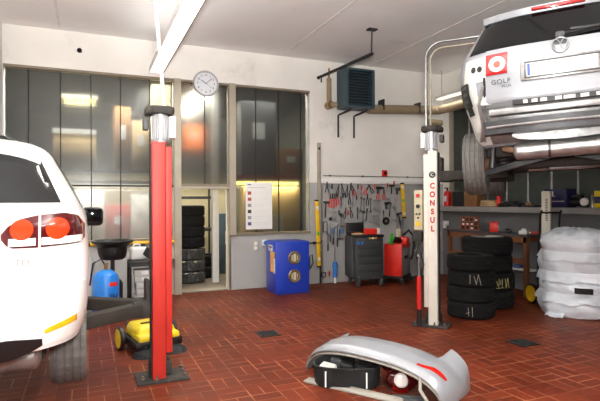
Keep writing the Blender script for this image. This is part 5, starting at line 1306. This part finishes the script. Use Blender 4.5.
# ---- yellow sweeper behind the red post
c = on_z(148, 350)
t = thing('floor_sweeper', 'yellow push sweeper with black brushes standing behind the red lift post', 'sweeper', (c.x+0.05, c.y+0.06, 0), R(14))
MB().box((0, 0.05, 0.215), (0.46, 0.46, 0.15), bev=0.05, seg=4, taper=(0.86, 0.80)).box((0, -0.10, 0.17), (0.46, 0.28, 0.08), bev=0.03).build('hood', 'yellow_plastic', t)
MB().box((-0.04, -0.01, 0.292), (0.18, 0.05, 0.012), bev=0.005).build('grip_slot', 'seal_black', t)
MB().box((0, 0.02, 0.105), (0.52, 0.52, 0.09), bev=0.02).build('chassis', 'black_plastic', t)
for s in (-1, 1):
    w = MB().lathe([(0.001, -0.025), (0.11, -0.025), (0.125, -0.015), (0.125, 0.015), (0.11, 0.025), (0.001, 0.025)], axis='X', seg=32).build('wheel', 'black_plastic', t, loc=(s*0.30, 0.16, 0.125))
    MB().lathe([(0.001, s*0.034), (0.06, s*0.034), (0.105, s*0.026), (0.105, 0.0), (0.001, 0.0)], axis='X', seg=28).build('wheel_disc', 'yellow_plastic' if s < 0 else 'black_plastic', w)
    b = MB().lathe([(0.001, 0.075), (0.05, 0.07), (0.10, 0.045), (0.135, 0.0), (0.001, 0.0)], seg=36, mod=lambda j, i, r, z: (r*(1+0.06*(i % 2)) if r > 0.09 else r, z)).build('side_brush', 'black_rough', t, loc=(s*0.16, -0.24, 0.0))
    MB().rod((0, 0, 0.06), (0, 0, 0.12), 0.03).build('brush_hub', 'black_plastic', b)
MB().tube([(-0.20, 0.22, 0.20), (-0.20, 0.42, 0.42), (0.20, 0.42, 0.42), (0.20, 0.22, 0.20)], 0.014, 8).build('push_handle', 'black_plastic', t)

# ---- things behind the white car
t = thing('gas_bottle', 'bright blue gas bottle with red label standing beside the white car', 'gas bottle', (0.225, 7.25, 0))
MB().lathe([(0.001, 0.02), (0.13, 0.02), (0.165, 0.05), (0.172, 0.12), (0.172, 0.58), (0.15, 0.65), (0.08, 0.70), (0.03, 0.71), (0.001, 0.71)], seg=40).build('cylinder_body', 'blue_bottle', t)
MB().lathe([(0.12, 0.0), (0.128, 0.0), (0.128, 0.03), (0.12, 0.03)], seg=36, closed=True).build('foot_ring', 'blue_bottle', t)
MB().rod((0, 0, 0.70), (0, 0, 0.78), 0.022, seg=14).rod((0, 0, 0.78), (0, 0, 0.80), 0.035, seg=14).build('valve', 'brass', t)
MB().tube([(0.0, 0, 0.76), (-0.06, -0.04, 0.86), (-0.16, -0.02, 0.80), (-0.20, 0.05, 0.5)], 0.012, 8).build('hose', 'black_plastic', t)
bq = math.atan2(-7.25, -0.19)
def wrap(a0, a1, z0, z1, rr, m_, nm, par):
    MB().grid(lambda u, v: Vector((rr*math.cos(bq+a0+(a1-a0)*u), rr*math.sin(bq+a0+(a1-a0)*u), z0+(z1-z0)*v)), 8, 1, thick=lambda u, v: Vector(((rr-0.004)*math.cos(bq+a0+(a1-a0)*u), (rr-0.004)*math.sin(bq+a0+(a1-a0)*u), z0+(z1-z0)*v))).build(nm, m_, par)
wrap(0.25, 0.95, 0.50, 0.555, 0.1745, 'red_bright', 'label', t)
for k, ch in enumerate('SH'):
    a = bq+0.40+0.32*k
    text_part(ch, 0.11, 'navy', t, 'lettering', (0.175*math.cos(a), 0.175*math.sin(a), 0.36), (PI/2, 0, a+PI/2))
t = thing('oil_drain_pan', 'wide black oil drain bowl on its stand behind the blue gas bottle', 'oil drainer', (0.33, 7.68, 0))
MB().lathe([(0.001, 0.80), (0.15, 0.80), (0.18, 0.83), (0.20, 0.90), (0.205, 0.98), (0.24, 1.02), (0.285, 1.045), (0.29, 1.07), (0.275, 1.075), (0.22, 1.03), (0.19, 0.97), (0.17, 0.84), (0.001, 0.83)], seg=48).build('bowl', 'black_plastic', t)
MB().rod((0, 0, 0.50), (0, 0, 0.81), 0.03).build('pole', 'black_plastic', t)
MB().lathe([(0.001, 0.04), (0.12, 0.04), (0.14, 0.07), (0.14, 0.46), (0.11, 0.50), (0.001, 0.51)], seg=36).build('tank', 'black_plastic', t)
for k in range(3): MB().ball((0.10*math.cos(k*2.1), 0.10*math.sin(k*2.1), 0.03), 0.03).build('castor', 'grey_plastic', t)
t = thing('metal_stand', 'black metal stand table beside the oil drainer under the window', 'table', (0.87, 7.98, 0))
MB().box((0, 0, 0.72), (0.62, 0.42, 0.03), bev=0.006).box((0, -0.2, 0.69), (0.62, 0.02, 0.06)).build('table_top', 'black_plastic', t)
for x, y, k in ((-0.29, -0.19, 0), (0.29, -0.19, -0.06), (-0.29, 0.19, 0), (0.29, 0.19, -0.06)): MB().tube([(x, y, 0.71), (x+k, y, 0.0)], 0.02, 8).build('leg', 'black_plastic', t)
MB().box((-0.02, 0, 0.12), (0.48, 0.38, 0.02)).build('lower_shelf', 'black_plastic', t)
for k in range(5):
    MB_b = thing('flat_carton', f'flat grey carton, {["bottom one", "second from below", "middle one", "fourth from below", "top one"][k]} of the pile under the black stand', 'carton', (0.80+0.01*((k*3) % 4-1), 7.94, 0.131+0.095*k), R(3*((k % 3)-1)), 'cartons under the stand')
    MB().box((0, 0, 0.046), (0.30, 0.26, 0.092), bev=0.006).build('carton_body', 'grey_wall', MB_b); MB().box((0, -0.132, 0.05), (0.10, 0.004, 0.05)).build('label', 'print_light', MB_b)
t = thing('white_canister', 'white plastic canister with black cap standing on the black metal stand', 'canister', (0.72, 8.04, 0.736), R(10))
MB().box((0, 0, 0.10), (0.26, 0.18, 0.20), bev=0.045, seg=4).build('canister', 'white_paint', t); MB().rod((0.07, 0, 0.19), (0.07, 0, 0.24), 0.03).build('cap', 'black_plastic', t)
MB().tube([(-0.09, 0, 0.19), (-0.06, 0, 0.24), (0.01, 0, 0.24), (0.03, 0, 0.19)], 0.012, 8).build('handle', 'white_paint', t)
t = thing('rubber_flap', 'square black flap leaning on the white canister', 'flap', (0.84, 7.84, 0.737), R(20))
MB().box((0, 0, 0.115), (0.13, 0.02, 0.13), rot=(R(-14), R(38), 0)).build('flap', 'black_rough', t)
t = thing('battery_charger', 'dark battery charger with cables lying on the black metal stand', 'charger', (1.03, 8.0, 0.736), R(-8))
MB().box((0, 0, 0.06), (0.20, 0.26, 0.12), bev=0.012).build('charger_body', 'grey_plastic', t); MB().tube([(-0.05, -0.13, 0.05), (-0.10, -0.16, 0.03), (-0.02, -0.17, 0.04), (0.06, -0.15, 0.02)], 0.010, 6).build('cable', 'black_plastic', t)
t = thing('white_jug', 'white plastic jug standing beside the oil drain bowl near the car', 'jug', (-0.02, 7.98, 0), 0)
MB().lathe([(0.001, 0), (0.11, 0), (0.12, 0.02), (0.12, 0.72), (0.07, 0.86), (0.05, 0.90), (0.05, 0.98), (0.001, 0.98)], seg=28).build('jug_body', 'white_paint', t); MB().rod((0, 0, 0.97), (0, 0, 1.02), 0.056).build('cap', 'black_plastic', t)
t = thing('wall_shelf', 'small pale wall shelf under the yellow pipe beside the doorway', 'shelf', (1.18, WY-0.12, 0.66))
MB().box((0, 0, 0), (0.42, 0.24, 0.03)).build('shelf_board', 'frame_cream', t)
for x in (-0.15, 0.15): MB().box((x, 0.05, -0.09), (0.02, 0.12, 0.15)).build('bracket', 'steel', t)

# ================================================================== NEIGHBOURING ROOM
rtx, rty = 1.90, 10.2
for k in range(4):
    flat_tyre((rtx, rty, 0.70+0.108+0.212*k), 0.31, 0.21, f'black tyre, {["lowest", "second from below", "third from below", "topmost"][k]} of the bare tyres stacked in the doorway room', 'tyres in the next room')
mat('shiny_wrap', (62, 64, 66), 0.14, var=0.5, scale=5, bump=0.6, bscale=9, coat=0.6)
for k in range(3):
    q = flat_tyre((rtx-0.0, rty-0.0, 0.115+0.231*k), 0.32, 0.228, f'tyre in shiny dark foil, {["lowest", "middle", "upper"][k]} one under the bare tyres in the doorway room', 'foil wrapped tyres', m_='shiny_wrap')
for k in range(2):
    flat_tyre((2.27+0.06*k, 10.75+0.15*k, 0.12+0.236*k), 0.30, 0.23, f'dark tyre, {["lower", "upper"][k]} of two behind the white pillar in the next room', 'tyres by the pillar')
def rear(name, label, cat, px0, py0, px1, py1, y, dep, m_, zbase=None, extra=None):
    a, b = on_y(px0, py0, y), on_y(px1, py1, y)
    z0 = b.z if zbase is None else zbase
    t = thing(name, label, cat, ((a.x+b.x)/2, y+dep/2, z0))
    w, h = b.x-a.x, a.z-z0
    MB().box((0, 0, h/2), (w, dep, h), bev=0.01).build('body', m_, t)
    if extra: MB().box((0, -0.005, h-0.04), (w+0.01, dep+0.012, 0.08)).build('lid', extra, t)
    else: MB().box((0, -dep/2-0.004, h*0.6), (w*0.35, 0.006, h*0.22)).build('label', 'print_light', t)
    return t
SH1, SH2, SH3 = 2.18, 2.13, on_y(195, 150, 11.6).z
def rack(name, label, x0, x1, y0, y1, levels, m_):
    t = thing(name, label, 'rack', ((x0+x1)/2, (y0+y1)/2, 0)); w, d = x1-x0, y1-y0
    for z in levels: MB().box((0, 0, z-0.03), (w, d, 0.06)).build('shelf', m_, t)
    for sx in (-1, 1):
        for sy in (-0.96, 1): MB().box((sx*(w/2-0.02), sy*(d/2-0.02), levels[-1]/2+0.2), (0.04, 0.04, levels[-1]+0.4)).build('post', 'steel_dark', t)
rack('storage_rack', 'storage rack behind the frosted window near the white car', -0.9, 1.38, 9.26, 9.78, (0.9, SH1), 'steel_dark')
rack('storage_rack', 'tall storage rack seen through the doorway behind the tyre stack', 1.5, 2.75, 11.55, 12.1, (1.0, 1.75, SH3), 'steel_dark')
rack('storage_rack', 'storage rack with dark red shelves behind the frosted window with the poster', 2.56, 4.0, 9.26, 9.78, (SH2,), 'print_red')
rear('storage_cabinet', 'beige cabinet with white top blurred behind the frosted window', 'cabinet', 53, 128, 96, 165, 9.34, 0.36, 'beige_card', SH1+.002, 'paper')
rear('orange_carton', 'tall orange-brown carton blurred behind the frosted glass beside the red post', 'carton', 115, 106, 131, 165, 9.34, 0.32, 'brown_card', SH1+.002)
rear('orange_carton', 'wide tan carton blurred behind the frosted glass at the red post motor', 'carton', 132, 120, 150, 165, 9.34, 0.32, 'beige_card', SH1+.002)
rear('beige_carton', 'pale yellow carton blurred high behind the frosted glass above the red post', 'carton', 152, 84, 171, 165, 9.34, 0.30, 'back_room_wall', SH1+.002)
rear('white_sack', 'white bundle blurred behind the lower glass beside the car mirror', 'sack', 78, 190, 104, 240, 9.34, 0.30, 'paper', 0.902)
rear('red_crate', 'red crate blurred behind the lower glass beside the oil drain bowl', 'crate', 106, 205, 130, 240, 9.34, 0.30, 'print_red', 0.902)
rear('white_crate', 'pale crate blurred behind the lower glass beside the red post', 'crate', 131, 194, 149, 240, 9.34, 0.30, 'paper', 0.902)
rear('orange_carton', 'orange carton blurred behind the pane over the doorway', 'carton', 184, 126, 205, 150, 11.6, 0.4, 'orange_plastic', SH3+0.002)
rear('brown_carton', 'brown carton on the red shelf behind the poster window', 'carton', 279, 148, 303, 166, 9.34, 0.34, 'brown_card', SH2+.002)
rear('dark_carton', 'large dark carton stack on the red shelf behind the poster window', 'carton', 241, 100, 276, 166, 9.40, 0.34, 'grey_plastic', SH2+.002)
rear('grey_locker', 'blue-grey locker standing behind the white pillar in the next room', 'locker', 220, 214, 236, 270, 11.0, 0.5, 'heater_paint', 0.0)
rear('glow_backing', 'pale backing box added behind the glass under the poster to catch lamplight', 'cabinet', 244, 186, 301, 240, 9.42, 0.28, 'beige_card', 0.0)  # added backing that catches the yellow lamp behind the pane
for nm, xa in (('rear_rack_fill', 0.2), ('rear_rack_fill', 3.25)): area(nm, (xa, 9.22, 3.87), 2.2 if xa < 1 else 1.3, 300 if xa < 1 else 25, col=(1, 0.96, 0.88), rot=(R(20), 0, 0), size_y=0.10)  # fill lights added for the shelf fronts, hidden above the panes
# glowing lamps of the next room, and an added fill tube
def rear_lamp(loc, L, label, m_, p, col):
    t = thing('tube_lamp', label, 'lamp', loc)
    MB().rod((-L/2, 0, 0), (L/2, 0, 0), 0.03, seg=14).build('tube', m_, t)
    MB().box((0, 0, 0.06), (L+0.1, 0.10, 0.05)).build('lamp_housing', 'white_paint', t)
    area('rear_tube_light', (loc[0], loc[1], loc[2]-0.05), 0.1, p, col, size_y=None) if False else None
    d = bpy.data.lights.new('rear_tube_light', 'AREA'); d.shape = 'RECTANGLE'; d.size = L; d.size_y = 0.06; d.energy = p; d.color = col
    o = bpy.data.objects.new('rear_tube_light', d); COL.objects.link(o); o.location = (loc[0], loc[1], loc[2]-0.06)
rear_lamp((3.30, 9.38, 1.98), 1.3, 'glowing yellow tube lamp under the red shelf behind the poster window', 'lamp_yellow', 13, (1, 0.85, 0.45))
rear_lamp((-0.12, 9.75, 3.45), 0.5, 'glowing yellow lamp blurred high behind the frosted window by the car', 'lamp_yellow', 6, (1, 0.88, 0.5))
rear_lamp((0.35, 9.22, 1.90), 1.8, 'added white fill tube under the rack shelf behind the lower frosted glass', 'lamp_tube_dim', 26, (1, 0.97, 0.92))  # fill added to brighten the lower panes and the crates
